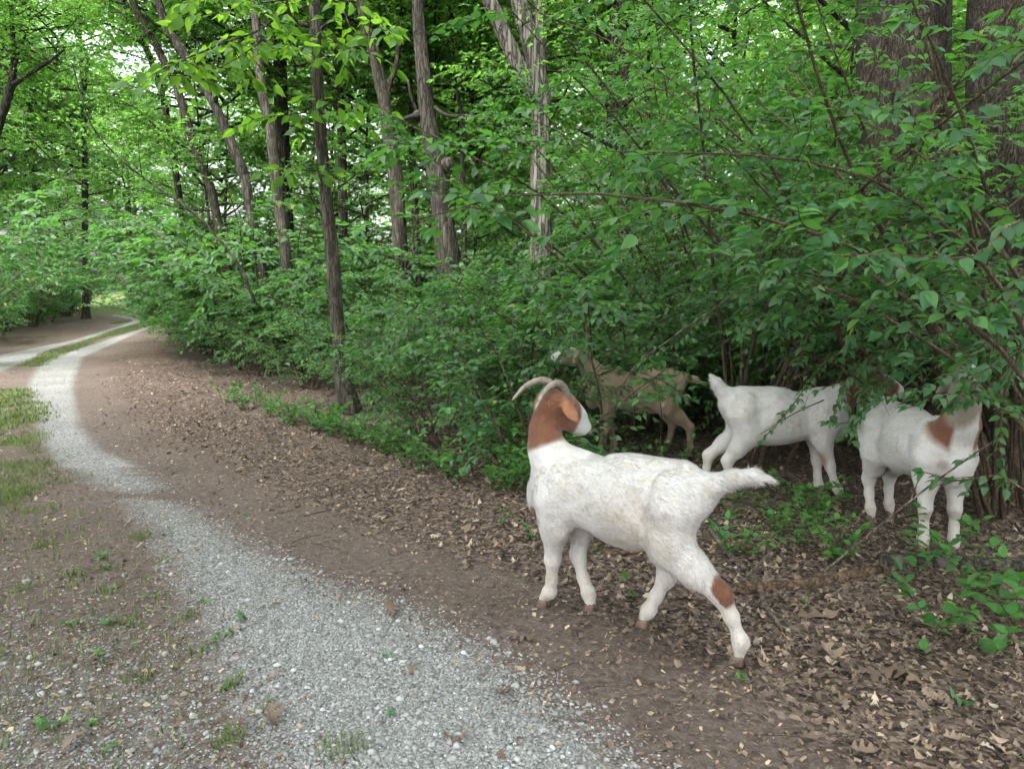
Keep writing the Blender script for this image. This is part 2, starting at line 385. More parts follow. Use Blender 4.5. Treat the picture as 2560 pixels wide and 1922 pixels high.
def zlook(P):
    i = np.clip(np.searchsorted(gx, P[:, 0]) - 1, 0, ni - 2); j = np.clip(np.searchsorted(gy, P[:, 1]) - 1, 0, nj - 2)
    k = i * nj + j; return zg[k], zv[k], zl[k]
def scatter(n, x0, x1, y0, y1, weight, rng):
    """rejection sampling of ground points, denser near the camera"""
    out = []
    while sum(map(len, out)) < n:
        m = 60000
        y = np.exp(rng.uniform(math.log(y0), math.log(y1), m)); x = rng.uniform(x0, x1, m)
        P = np.stack([x, y], 1); P = P[(np.abs(x + .3) < .80 * y + .9)]
        w = weight(P); P = P[rng.random(len(P)) < w]; out.append(P)
        if len(P) == 0: break
    return np.concatenate(out)[:n]

# gravel: real stones where they can be told apart
rs = np.random.default_rng(11)
def rock_proto(rng):
    v = np.array([[1, 1, 1], [1, 1, -1], [1, -1, 1], [1, -1, -1], [-1, 1, 1], [-1, 1, -1], [-1, -1, 1], [-1, -1, -1]], float) * .58
    v = np.vstack([v, [[1, 0, 0], [-1, 0, 0], [0, 1, 0], [0, -1, 0], [0, 0, 1], [0, 0, -1]]])
    v *= rng.uniform(.72, 1.15, (14, 1)); v[:, 2] *= .65
    f = []
    for k, quad in ((8, (0, 2, 3, 1)), (9, (4, 5, 7, 6)), (10, (0, 1, 5, 4)), (11, (2, 6, 7, 3)), (12, (0, 4, 6, 2)), (13, (1, 3, 7, 5))):
        for i in range(4): f.append((k, quad[i], quad[(i + 1) % 4]))
    return v, np.array(f)
ROCKS = [rock_proto(rs) for _ in range(10)]
def stones(P, size, name, rng):
    vv, ff, aa, n = [], [], [], 0
    hz = ground_h(P[:, 0], P[:, 1]); kind = rng.integers(0, len(ROCKS), len(P))
    for k, (v, f) in enumerate(ROCKS):
        idx = np.where(kind == k)[0]; m = len(idx)
        if not m: continue
        a = rng.uniform(0, 6.28, m); c, s = np.cos(a), np.sin(a); sz = size[idx]
        sx, sy, sz_ = sz * rng.uniform(.8, 1.3, m), sz * rng.uniform(.7, 1.1, m), sz * rng.uniform(.55, .95, m)
        lx, ly, lz = v[:, 0][None] * sx[:, None], v[:, 1][None] * sy[:, None], v[:, 2][None] * sz_[:, None]
        V = np.stack([lx * c[:, None] - ly * s[:, None] + P[idx, 0][:, None], lx * s[:, None] + ly * c[:, None] + P[idx, 1][:, None], lz + hz[idx][:, None] + (sz * rng.uniform(.0, .35, m))[:, None]], -1)
        vv.append(V.reshape(-1, 3)); ff.append((f[None] + (np.arange(m) * len(v))[:, None, None]).reshape(-1, 3) + n)
        aa.append(np.repeat(np.clip(rng.normal(.5, .24, m), 0, 1), len(v))); n += m * len(v)
    return mesh_obj(name, np.concatenate(vv), np.concatenate(ff), M_STONE, None, False, {'tint': np.concatenate(aa)})
PS = scatter(50000, -3.0, 2.0, 1.7, 6.0, lambda P: np.clip(zlook(P)[0] - .12, 0, 1) ** 1.5 * np.clip(1.4 - .17 * P[:, 1], .1, 1), rs)
gv_ = stones(PS, rs.uniform(.0034, .0075, len(PS)) * (1 + 1.1 * (rs.random(len(PS)) > .96)), "gravel", rs)
stuff(gv_, "pale limestone gravel covering the wheel track", "gravel")

# ------------------------------------------------------------------ leaf meshes
def leaf_arrays(pos, d, nrm, size, tint, aspect=.52, detail=2, fold=.18, droop=.15):
    """many leaves in one array set; detail 2 = 8 triangles, 1 = 4 triangles, 0 = 2 triangles"""
    m = len(pos); d = d / (np.linalg.norm(d, axis=1)[:, None] + 1e-9)
    s = np.cross(d, nrm); s /= np.linalg.norm(s, axis=1)[:, None] + 1e-9; n = np.cross(s, d)
    if detail == 2:
        tpl = np.array([[0, 0, 0], [.33, 0, 0], [.68, 0, 0], [1, 0, 0], [.30, .5, 1], [.66, .34, .8], [.30, -.5, 1], [.66, -.34, .8]])
        dz = np.array([0, .0, -.35, -1, 0, -.35, 0, -.35]); fc = np.array([[0, 1, 4], [1, 2, 5], [1, 5, 4], [2, 3, 5], [0, 6, 1], [1, 6, 7], [1, 7, 2], [2, 7, 3]])
    elif detail == 1:
        tpl = np.array([[0, 0, 0], [.45, 0, 0], [1, 0, 0], [.38, .5, 1], [.38, -.5, 1]])
        dz = np.array([0, 0, -1, -.1, -.1]); fc = np.array([[0, 1, 3], [1, 2, 3], [0, 4, 1], [1, 4, 2]])
    else:
        tpl = np.array([[0, 0, 0], [1, 0, 0], [.42, .5, 1], [.42, -.5, 1]])
        dz = np.array([0, -.5, 0, 0]); fc = np.array([[0, 1, 2], [0, 3, 1]])
    k = len(tpl)
    x = tpl[:, 0][None] * size[:, None]; y = tpl[:, 1][None] * (size * aspect)[:, None]; z = (tpl[:, 2] * fold)[None] * (size * aspect)[:, None] + (dz * droop)[None] * size[:, None]
    V = pos[:, None] + d[:, None] * x[..., None] + s[:, None] * y[..., None] + n[:, None] * z[..., None]
    Fc = fc[None] + (np.arange(m) * k)[:, None, None]
    return V.reshape(-1, 3), Fc.reshape(-1, 3), np.repeat(tint, k)
def leaves_obj(name, L, mat, parent=None, link=True, **kw):
    V, Fc, t = leaf_arrays(L['p'], L['d'], L['n'], L['s'], L['t'], **kw)
    return mesh_obj(name, V, Fc, mat, parent, False, {'tint': t}, link)

class Leaves:
    def __init__(s): s.p, s.d, s.n, s.s, s.t = [], [], [], [], []
    def twig(s, pts, size, rng, gap=.7, opposite=True, flat=.35, tint=.5, tsd=.2, start=.12, ang=.9, droop=.3):
        pts = np.asarray(pts); seg = np.linalg.norm(np.diff(pts, axis=0), axis=1); cum = np.concatenate([[0], np.cumsum(seg)]); Ln = cum[-1]
        k = max(2, int(Ln * (1 - start) / (size * gap))); q = np.linspace(start * Ln, Ln, k)
        P = np.stack([np.interp(q, cum, pts[:, i]) for i in range(3)], 1)
        T = np.stack([np.interp(np.minimum(q + .02, Ln), cum, pts[:, i]) - np.interp(np.maximum(q - .02, 0), cum, pts[:, i]) for i in range(3)], 1)
        T /= np.linalg.norm(T, axis=1)[:, None] + 1e-9
        side = np.cross(T, np.array([0, 0, 1.])); side /= np.linalg.norm(side, axis=1)[:, None] + 1e-6
        for sg in ((1, -1) if opposite else (1,)):
            sgn = sg if opposite else np.where(np.arange(k) % 2, 1, -1)[:, None]
            D = T * math.cos(ang) + side * sgn * math.sin(ang) + rng.normal(0, .22, (k, 3)); D[:, 2] -= droop * rng.random(k)
            nn = np.array([0, 0, 1.]) + rng.normal(0, flat, (k, 3))
            s.p.append(P); s.d.append(D); s.n.append(nn); s.s.append(size * rng.uniform(.6, 1.2, k)); s.t.append(np.clip(rng.normal(tint, tsd, k), 0, 1))
        s.p.append(P[-1:]); s.d.append(T[-1:]); s.n.append(np.array([[0, 0, 1.]]) + rng.normal(0, flat, (1, 3))); s.s.append(np.array([size])); s.t.append(np.array([min(1, tint + .1)]))
    def get(s): return dict(p=np.concatenate(s.p), d=np.concatenate(s.d), n=np.concatenate(s.n), s=np.concatenate(s.s), t=np.concatenate(s.t))

def wander(p, d, length, n, rng, bend=(0, 0, 0), jit=.08):
    p = np.array(p, float); d = np.array(d, float); d /= np.linalg.norm(d); st = length / (n - 1); out = [p.copy()]
    for i in range(n - 1):
        d = d + np.array(bend) * st + rng.normal(0, jit, 3); d /= np.linalg.norm(d); p = p + d * st; out.append(p.copy())
    return np.array(out)

def grow_shrub(rng, stems=9, height=2.2, spread=1.0, leaf=.06, twig=.5, twigs=13, dirs=None, tint=.45, gap=.75, wood=None, lv=None, bend=-.22, tstart=.22, base_r=.18):
    wood = wood or Geo(); lv = lv or Leaves()
    for k in range(stems):
        az = rng.uniform(0, 6.28) if dirs is None else dirs[k % len(dirs)] + rng.normal(0, .25)
        o = np.array([math.cos(az), math.sin(az), 0]); L_ = height * rng.uniform(.85, 1.35)
        b = o * rng.uniform(.02, base_r); b = b + np.array([0, 0, -.04])
        st = wander(b, o * rng.uniform(.2, .65) * spread + np.array([0, 0, 1.]), L_, 14, rng, o * .28 * spread / max(.6, height / 2) + np.array([0, 0, bend]), .06)
        r0 = .006 + .007 * height / 2
        wood.tube(st, np.linspace(r0, .0025, 14), 5, False, rng.random())
        for t in np.sort(rng.uniform(tstart, 1, twigs)):
            i = min(12, int(t * 13)); f = t * 13 - i; p = st[i] * (1 - f) + st[i + 1] * f
            a2 = az + rng.normal(0, 1.1); dd = np.array([math.cos(a2), math.sin(a2), rng.uniform(-.15, .55)])
            tl = twig * rng.uniform(.45, 1.2) * (1.1 - .4 * t)
            tw = wander(p, dd, tl, 6, rng, (0, 0, -1.0), .09)
            wood.tube(tw, np.linspace(.0032, .0012, 6), 3, False, rng.random())
            lv.twig(tw, leaf, rng, gap, True, .38, tint + rng.normal(0, .12), .22)
            if rng.random() < .6:
                p2 = tw[rng.integers(1, 4)]; a3 = a2 + rng.choice([-1, 1]) * rng.uniform(.5, 1.1)
                t2 = wander(p2, (math.cos(a3), math.sin(a3), rng.uniform(-.1, .3)), tl * .7, 5, rng, (0, 0, -1.0), .09)
                wood.tube(t2, np.linspace(.0024, .001, 5), 3, False, .5); lv.twig(t2, leaf, rng, gap, True, .38, tint + rng.normal(0, .12), .22)
    return wood, lv

def grow_crown(rng, z0, z1, radius, limbs=16, leaf=.11, subs=6, twigs=3, twig=.6, tint=.5, gap=.85, axis_fn=None, lens=None, opposite=True, flat=.45, lrise=.45, droop=.3):
    wood = Geo(); lv = Leaves(); ax = axis_fn or (lambda z: np.array([0, 0, z]))
    for k in range(limbs):
        t = (k + rng.random()) / limbs; z = z0 + (z1 - z0) * t; az = k * 2.4 + rng.normal(0, .4)
        prof = math.sin(math.pi * min(1, .18 + .78 * t)) ** .6
        L_ = radius * prof * rng.uniform(.65, 1.15)
        o = np.array([math.cos(az), math.sin(az), 0])
        lb = wander(ax(z), o + np.array([0, 0, lrise * rng.uniform(.2, 1.4)]), L_, 9, rng, (0, 0, -.08), .1)
        wood.tube(lb, np.linspace(.012 + .012 * L_, .004, 9), 5, False, rng.random())
        for j in range(subs):
            u = rng.uniform(.2, 1.0); i = min(7, int(u * 8)); p = lb[i] + (lb[i + 1] - lb[i]) * (u * 8 - i)
            a2 = az + rng.normal(0, .9)
            sb = wander(p, (math.cos(a2), math.sin(a2), rng.uniform(-.2, .6)), L_ * rng.uniform(.25, .5), 6, rng, (0, 0, -.15), .12)
            wood.tube(sb, np.linspace(.007, .002, 6), 4, False, .5); lv.twig(sb[2:], leaf, rng, gap, opposite, flat, tint, .2, droop=droop)
            for _ in range(twigs):
                a3 = a2 + rng.normal(0, .9); q = sb[rng.integers(1, 6)]
                tw = wander(q, (math.cos(a3), math.sin(a3), rng.uniform(-.35, .4)), twig * rng.uniform(.5, 1.2), 5, rng, (0, 0, -.5), .1)
                wood.tube(tw, np.linspace(.004, .0015, 5), 3, False, .5); lv.twig(tw, leaf, rng, gap, opposite, flat, tint + rng.normal(0, .08), .18, droop=droop)
    return wood, lv

# ------------------------------------------------------------------ trees
def bark_rough(amp, freq, seed, lobes=0.0):
    def f(pts, th, n, sides):
        c, s = np.cos(th), np.sin(th)
        z = np.cumsum(np.concatenate([[0], np.linalg.norm(np.diff(pts, axis=0), axis=1)]))
        g = np.stack([np.tile(c[None] * freq, (n, 1)), np.tile(s[None] * freq, (n, 1)), np.tile(z[:, None] * freq * .22, (1, sides))], -1).reshape(-1, 3) + seed
        r = 1 - amp * np.abs(2 * fbm(g, 3) - .9).reshape(n, sides) * 1.6 + amp * .5
        if lobes: r *= 1 + lobes * np.exp(-z / .25)[:, None] * (np.cos(5 * th + seed)[None] * .5 + .5)
        return r
    return f
def limb_px(px, d0, d1=None):
    n = len(px); d1 = d0 if d1 is None else d1
    return np.array([at(u, v, d0 + (d1 - d0) * i / max(1, n - 1)) for i, (u, v) in enumerate(px)])

TRUNKS = {}
def make_tree(name, label, px, d, w, mat, z_top, group=None, sides=18, rows=60, rough=(.10, 5.0), lobes=.25, limbs=(), burls=(), cat='tree'):
    """px: the trunk's centre line in photo pixels from bottom to top at forward distance d; w: its width there"""
    pts = np.array([at(u, v, d) for u, v in px]); rad = np.array(w, float) / 2 / F_PX * d
    b = pts[0].copy(); sl = (pts[1] - pts[0]) / max(.1, (pts[1] - pts[0])[2]); sl[2] = 0; sl = np.clip(sl, -.15, .15)
    base = b - sl * b[2]; base[2] = gh(base[0], base[1]) - .03
    P = [base]; R = [rad[0] * 1.35]
    if b[2] > .5: P.append(base + (b - base) * min(.5, .35 / b[2])); R.append(rad[0] * 1.06)
    if b[2] > .12: P += [b]; R += [rad[0]]
    for p_, r_ in zip(pts[1:], rad[1:]): P.append(p_); R.append(r_)
    if P[-1][2] < z_top:
        dr = P[-1] - P[-2]; dr /= np.linalg.norm(dr); dr = dr * .5 + np.array([0, 0, .5]); dr /= dr[2]
        P.append(P[-1] + dr * (z_top - P[-1][2])); R.append(R[-1] * .55)
    P = np.array(P); R = np.array(R); S = smooth_poly(P, rows); cl = np.concatenate([[0], np.cumsum(np.linalg.norm(np.diff(P, axis=0), axis=1))])
    Rr = np.interp(np.linspace(0, len(P) - 1, rows), np.arange(len(P)), R)
    rng = np.random.default_rng(abs(hash(label)) % 1000 if False else len(TRUNKS) + 50)
    S[1:-1, :2] += (rng.normal(0, .004, (rows - 2, 2)) if rows < 150 else 0)
    root = empty(name, base); tag(root, label, cat, group)
    g = Geo(); g.tube(S - base, Rr, sides, True, .5, bark_rough(rough[0], rough[1], len(TRUNKS) * 7.1, lobes))
    for (u, v, r) in burls:
        c = at(u, v, d) - base; th = np.linspace(0, np.pi, 6)
        g.tube(np.array([c + np.array([r * math.cos(t) * .3, -r * .2, r * math.cos(t)]) for t in th]), r * np.sin(th).clip(.15), 8, True, .3)
    g.build('trunk', mat, root)
    for lp, ld, lw in limbs:
        q = limb_px(lp, ld[0], ld[1]) - base; S2 = smooth_poly(q, 18); gg = Geo()
        gg.tube(S2, np.linspace(lw[0], lw[1], 18), 8, True, .5, bark_rough(.08, 4, 3.0)); gg.build('branch', mat, root)
    TRUNKS[label] = (root, S, base)
    return root, S, base

rt = np.random.default_rng(21)
CROWN = []
for k in range(4):
    w_, l_ = grow_crown(np.random.default_rng(100 + k), 0, 4.2, 2.7, 18, .125, 7, 4, .62, .5)
    CROWN.append((w_.build('limb', M_DARK, None, True, False), leaves_obj('crown', l_.get(), M_TREE, None, False, detail=1, aspect=.55)))
def add_crown(root, rel, sc, k=None, rz=None, sz=None):
    k = rt.integers(0, 4) if k is None else k; rz = rt.uniform(0, 6.28) if rz is None else rz
    s = (sc, sc, sz or sc)
    inst('limb', CROWN[k][0], root, rel, (0, 0, rz), s); inst('crown', CROWN[k][1], root, rel, (0, 0, rz), s)

# trunks that can be told apart in the photograph
slim, slimS, slimB = make_tree('slim_tree', 'slim crooked grey-brown tree at the edge of the thicket', [(872, 1030), (853, 900), (842, 790), (836, 690), (822, 560), (808, 420), (800, 300), (790, 130), (785, 0)], 8.7, [44, 33, 32, 33, 31, 28, 27, 26, 25], M_BARK, 7.5,
    sides=22, rows=90, rough=(.12, 5.0), limbs=[([(783, 66), (755, 62), (728, 40), (716, 0), (712, -60)], (8.7, 8.5), (.028, .014)), ([(800, 75), (830, 50), (858, 24), (880, -30)], (8.7, 8.6), (.022, .012)), ([(716, 20), (680, 52), (640, 80), (560, 108), (470, 145), (400, 165)], (8.5, 7.2), (.018, .006)), ([(835, 430), (780, 428), (700, 420), (650, 415)], (8.7, 8.5), (.010, .004)), ([(846, 470), (880, 445), (910, 420)], (8.7, 8.4), (.012, .004))])
make_tree('leaning_tree', 'slender tree leaning left over the track, behind another leaning trunk', [(531, 489), (497, 400), (468, 303), (438, 211), (388, 110), (333, 8)], 15, [21, 20, 19, 18, 17, 16], M_BARK, 9)
make_tree('leaning_tree', 'dark leaning trunk of the pair slanting toward the track', [(622, 500), (607, 430), (569, 337), (535, 261), (489, 181), (442, 105), (405, 34)], 14, [23, 23, 22, 21, 20, 19, 18], M_DARK, 9, limbs=[([(535, 261), (540, 220), (528, 170)], (14, 13.6), (.06, .03))])
make_tree('leaning_tree', 'thinnest of the leaning trunks, forked off high above the track', [(418, 300), (412, 262), (390, 190), (367, 126), (314, 13)], 17, [15, 15, 14, 14, 13], M_BARK, 10)
make_tree('forest_tree', 'grey trunk standing just in front of a darker forked trunk', [(704, 560), (691, 463), (678, 337), (664, 270), (653, 211), (640, 42)], 13, [26, 26, 24, 22, 21, 20], M_BARK, 9)
make_tree('forest_tree', 'dark forked trunk behind the thinner grey one', [(714, 540), (710, 430), (704, 300), (700, 135), (705, 20)], 17, [34, 33, 32, 30, 26], M_DARK, 11, limbs=[([(700, 215), (678, 180), (655, 140)], (17, 17), (.10, .07))])
make_tree('forest_tree', 'greyish trunk with a side limb, standing beside the burly oak', [(1002, 640), (997, 560), (988, 440), (972, 330), (961, 259), (935, 130), (907, 24)], 14, [36, 34, 33, 32, 30, 28, 26], M_BARK, 9, limbs=[([(968, 270), (972, 215), (990, 165), (1000, 60)], (14, 14), (.06, .035))])
make_tree('oak_tree', 'burly dark oak with knots and a broken stub limb', [(1118, 640), (1108, 545), (1090, 421), (1070, 301), (1060, 200), (1050, 100), (1045, 18)], 13, [56, 48, 46, 40, 34, 30, 28], M_DARK, 9, sides=26, rows=90, rough=(.14, 6.0),
    limbs=[([(1056, 292), (1035, 292), (1015, 296), (1000, 302)], (13, 12.6), (.06, .02)), ([(1075, 262), (1120, 290), (1180, 290), (1230, 300), (1290, 300)], (13, 12.4), (.035, .012)), ([(1210, 292), (1225, 260), (1240, 245)], (12.5, 12.4), (.018, .008)), ([(1046, 290), (1030, 250), (1020, 200)], (13, 12.8), (.03, .02))], burls=[(1117, 415, .14), (1132, 536, .13), (1044, 292, .10)])
make_tree('shagbark_tree', 'pale shaggy-barked tree forking high among the leaves', [(1352, 620), (1352, 520), (1351, 400), (1352, 313), (1350, 228), (1322, 90), (1300, 0)], 12.5, [50, 48, 46, 44, 42, 40, 38], M_PALE, 9, sides=26, rows=90, rough=(.20, 4.0),
    limbs=[([(1350, 260), (1298, 168), (1262, 90), (1223, 0), (1200, -70)], (12.5, 12.2), (.13, .11)), ([(1352, 180), (1352, 90), (1348, 0)], (12.6, 12.8), (.10, .09))])
make_tree('forest_tree', 'straight furrowed grey trunk rising behind the tan goat', [(1556, 800), (1553, 612), (1546, 370), (1546, 200), (1546, 0)], 13.5, [62, 56, 52, 52, 50], M_BARK, 10, sides=26, rows=90, rough=(.13, 7.0))
make_tree('oak_tree', 'massive furrowed oak trunk behind the shrub leaves', [(2275, 1000), (2270, 640), (2262, 330), (2258, 0)], 6.8, [235, 212, 200, 196], M_OAK, 9, sides=120, rows=220, rough=(.065, 13.0), lobes=.10)
make_tree('oak_tree', 'large dark oak trunk half hidden by vines beside the massive one', [(2545, 1000), (2532, 600), (2522, 300), (2518, 0)], 6.2, [200, 175, 165, 160], M_OAK, 9, sides=100, rows=200, rough=(.065, 13.0), lobes=.10)
make_tree('forest_tree', 'thin pole-like trunk seen between straight trunk and shrub leaves', [(1618, 560), (1620, 300), (1625, 120), (1628, 0)], 15, [14, 14, 14, 13], M_DARK, 9)
make_tree('forest_tree', 'short thin trunk between burly oak and shagbark tree', [(1160, 600), (1156, 430), (1160, 330), (1150, 280)], 15, [15, 14, 12, 10], M_BARK, 7.0)
make_tree('forest_tree', 'slim straight trunk behind the crooked slim tree', [(858, 600), (856, 430), (850, 260), (846, 120)], 16, [22, 21, 20, 19], M_BARK, 9)
make_tree('forest_tree', 'narrow trunk left of the burly oak, mostly behind leaves', [(1044, 640), (1040, 560), (1032, 420), (1026, 260)], 16, [18, 17, 15, 14], M_BARK, 9)
make_tree('forest_tree', 'far grey trunk beyond the shagbark tree', [(1263, 560), (1264, 470), (1262, 380), (1264, 200)], 22, [17, 16, 15, 14], M_BARK, 11)
make_tree('roadside_tree', 'small forked tree bending in beside the left of the track', [(-120, 760), (-60, 480), (-10, 330), (28, 215), (34, 160), (30, 60)], 14, [26, 23, 20, 18, 12, 10], M_DARK, 7, limbs=[([(28, 215), (80, 180), (120, 155), (160, 125)], (14, 13.6), (.05, .02)), ([(35, 175), (50, 120), (68, 80)], (14, 13.8), (.035, .015)), ([(28, 258), (60, 280), (66, 320), (90, 350)], (14, 13.5), (.012, .005)), ([(26, 190), (12, 168), (-20, 150)], (14, 14.2), (.03, .015))])
make_tree('far_tree', 'pale trunk far off beyond the roadside bushes', [(103, 700), (101, 624), (92, 500), (88, 442), (75, 300)], 34, [20, 18, 17, 16, 14], M_PALE, 14)
make_tree('far_tree', 'dark far trunk where the track bends out of sight', [(215, 740), (214, 675), (212, 565), (212, 400)], 36, [17, 15, 14, 13], M_DARK, 14)
make_tree('far_tree', 'dark tree standing at the very end of the track', [(326, 770), (325, 740), (324, 715), (324, 560)], 54, [12, 8, 8, 7], M_DARK, 13)
make_tree('far_tree', 'leaning pale trunk in the clearing at the end of the track', [(341, 764), (336, 742), (331, 715), (322, 600)], 58, [8, 7, 7, 6], M_PALE, 13)
make_tree('far_tree', 'upright pale trunk in the clearing at the end of the track', [(345, 764), (343, 742), (341, 715), (340, 600)], 60, [6, 5, 5, 5], M_PALE, 13)

# crowns on the named trees, high up where their limbs are
for label, (root, S, base) in list(TRUNKS.items()):
    if 'massive' in label or 'large dark' in label or 'slim crooked' in label: continue
    top = S[-1] - base; d = base[1]
    if 'bending in beside' in label:
        for k, (u, v, sc) in enumerate(((20, 130, .42), (140, 110, .40), (70, 60, .45), (-40, 160, .5))): add_crown(root, at(u, v, 14) - base - np.array([0, 0, .6]), sc, k)
        continue
    mid = S[int(len(S) * .62)] - base
    if d < 30:
        add_crown(root, top - np.array([0, -1.2, 2.6]), .95); add_crown(root, (mid[0], mid[1] + 1.8, top[2] * .62), .62)
    else:
        add_crown(root, top - np.array([0, 0, 5]), 1.9); add_crown(root, (mid[0], mid[1], top[2] * .40), 1.4)

# the slim tree's own broad leaves hang in front of everything at the top
rb = np.random.default_rng(5); lb = Leaves(); gwood = Geo()
for (px, d0, d1) in ([(716, 20), (680, 52), (640, 80), (560, 108), (470, 145), (400, 165)], 8.5, 7.2), ([(716, 0), (640, 10), (560, 30), (500, 40)], 8.4, 7.6), ([(650, 75), (658, 105), (720, 118), (760, 112)], 8.1, 7.8), ([(655, 102), (610, 135), (560, 165), (480, 190)], 8.1, 7.3), ([(880, -20), (930, 30), (960, 70), (990, 95)], 8.6, 7.8), ([(860, 30), (880, 80), (905, 130)], 8.6, 8.1), ([(800, 75), (850, 110), (890, 125)], 8.6, 8.2), ([(712, -40), (780, -30), (840, -10), (900, 20)], 8.4, 8.0), ([(470, 145), (440, 165), (410, 200)], 7.3, 7.0), ([(716, 10), (600, -20), (520, -10), (470, 10)], 8.5, 7.6), ([(790, 260), (750, 285), (690, 290), (630, 300)], 8.6, 8.0), ([(800, 270), (860, 250), (930, 270)], 8.6, 8.2), ([(835, 430), (780, 428), (700, 420)], 8.6, 8.4):
    q = smooth_poly(limb_px(px, d0, d1), 8); gwood.tube(q - slimB, np.linspace(.008, .003, 8), 4, False)
    for _ in range(6):
        i = rb.integers(1, 7); a = rb.uniform(0, 6.28)
        tw = wander(q[i], (math.cos(a), math.sin(a) * .7, rb.uniform(-.3, .2)), rb.uniform(.25, .55), 4, rb, (0, 0, -.6), .1); gwood.tube(tw - slimB, np.linspace(.005, .002, 4), 3, False)
        lb.twig(tw - slimB, .17, rb, .42, False, .5, .55, .2, .2, .8, .8)
    lb.twig(q[2:] - slimB, .17, rb, .5, False, .5, .55, .2, .1, .9, .8)
Lb = lb.get(); gwood.build('twig_spray', M_DARK, slim)['kind'] = 'stuff'
def unit_leaf(mat, aspect, k, tint, fold=.18, droop=.15):
    r = np.random.default_rng(k)
    x = np.array([0, .10, .24, .40, .56, .72, .87, 1.0]); w = np.array([.02, .27, .45, .5, .43, .29, .10, 0]) * aspect; n = len(x)
    fo, dr, wv = fold * r.uniform(.3, 1.9), droop * r.uniform(.3, 2.2), r.uniform(-.03, .03)
    mid = np.stack([x, wv * np.sin(3 * x), -dr * x ** 2], 1); V = [mid]
    for sg in (1, -1):
        V.append(mid + np.stack([0 * x, sg * w, fo * w + .012 * np.sin(x * 14 + sg + k)], 1))
    f = []
    for i in range(n - 1): f += [(i, i + 1, n + i + 1), (i, n + i + 1, n + i), (i, 2 * n + i, 2 * n + i + 1), (i, 2 * n + i + 1, i + 1)]
    V = np.vstack(V); return mesh_obj('leaf', V, np.array(f), mat, None, True, {'tint': np.full(len(V), tint)}, False)
UL = {m.name: [unit_leaf(m, a, k, .12 + .11 * k) for k in range(8)] for m, a in ((M_SHRUB, .58), (M_BIG, .50), (M_LOW, .60))}
def place_leaves(L, sel, mat, parent, base):
    """each selected leaf becomes a part of its own"""
    ms = UL[mat.name]
    for i in sel:
        d = L['d'][i] / np.linalg.norm(L['d'][i]); s = np.cross(L['n'][i], d); s /= np.linalg.norm(s) + 1e-9; n = np.cross(d, s); z = L['s'][i]
        o = bpy.data.objects.new('leaf', ms[int(np.clip(L['t'][i] * 9 - .6, 0, 7))]); C.objects.link(o); o.parent = parent
        p = L['p'][i]
        o.matrix_local = Matrix(((d[0] * z, s[0] * z, n[0] * z, p[0]), (d[1] * z, s[1] * z, n[1] * z, p[1]), (d[2] * z, s[2] * z, n[2] * z, p[2]), (0, 0, 0, 1)))
def split_leaves(L, base, mat, parent, maxn=300, aspect=.55, sort=True, hide=None):
    W = L['p'] + base; f = W[:, 1] * cp + (W[:, 2] - CAM_H) * -sp_
    u = 1280 + F_PX * W[:, 0] / np.maximum(f, .1); v = 961 - F_PX * (W[:, 1] * sp_ + (W[:, 2] - CAM_H) * cp) / np.maximum(f, .1)
    vis = (f > .3) & (u > -20) & (u < 2580) & (v > -20) & (v < 1940)
    score = np.where(vis, L['s'] / np.maximum(f, .1), -1); order = np.argsort(-score); sel = order[:maxn]; sel = sel[score[sel] > 0]
    place_leaves(L, sel, mat, parent, base)
    rest = np.setdiff1d(np.arange(len(score)), sel)
    if len(rest):
        o = leaves_obj('foliage', {k: x[rest] for k, x in L.items()}, mat, parent, True, detail=2, aspect=aspect); o['kind'] = 'stuff'
split_leaves(Lb, slimB, M_BIG, slim, 300, .5)

# understory trees filling the wood behind
road_pts = np.vstack([TRACK, TRACK2])
road_line = np.array([gpt(*p) for p in ((900, 1900), (600, 1500), (330, 1240), (130, 1080), (110, 950), (200, 860), (330, 812))] + [[-19, 38], [-22, 45], [-25.5, 52], [-29, 60]])
def road_dist(x, y):
    P = np.array([x, y]); best = 1e9
    for a, b in zip(road_line[:-1], road_line[1:]):
        e = b - a; t = np.clip(((P - a) @ e) / (e @ e), 0, 1); best = min(best, np.linalg.norm(P - a - t * e))
    return best
UT = []
for k in range(3):
    r = np.random.default_rng(300 + k); g = Geo(); S = wander((0, 0, -.05), (r.normal(0, .1), r.normal(0, .1), 1), 6.5, 16, r, (0, 0, .02), .035)
    g.tube(S, np.linspace(.045, .012, 16), 9, True, .5, bark_rough(.08, 4, k)); UT.append((g.build('trunk', (M_BARK, M_DARK, M_DARK)[k], None, True, False), S))
def understory(x, y, label, group, sc, name='understory_tree', low=True):
    root = empty(name, (x, y, gh(x, y) if y < 20 else 0), rt.uniform(0, 6.28)); tag(root, label, 'tree', group)
    k = rt.integers(0, 3); inst('trunk', UT[k][0], root, scale=sc)
    S = UT[k][1]
    p = S[5] * sc; add_crown(root, (p[0], p[1], p[2] - .3), sc * rt.uniform(.50, .70))
    p = S[11] * sc; add_crown(root, (p[0], p[1], p[2] - .8), sc * rt.uniform(.75, 1.0))
placed = []
def dart(n, test, spacing, x0, x1, y0, y1, rng, tries=6000):
    out = []
    for _ in range(tries):
        if len(out) >= n: break
        y = rng.uniform(y0, y1); x = rng.uniform(max(x0, -.78 * y - 2), min(x1, .78 * y + 2))
        if not test(x, y): continue
        sp = spacing(y)
        if any((x - a) ** 2 + (y - b) ** 2 < sp * sp for a, b in out): continue
        out.append((x, y))
    return out
TRUNK_U = (490, 590, 680, 830, 985, 1085, 1350, 1546)
def screens_trunk(x, y, w=85): return y < 17 and min(abs(1280 + x / y * F_PX - u) for u in TRUNK_U) < w
inside = lambda x, y, m: poly_sd(np.array([[x, y]]), EDGE)[0] > m
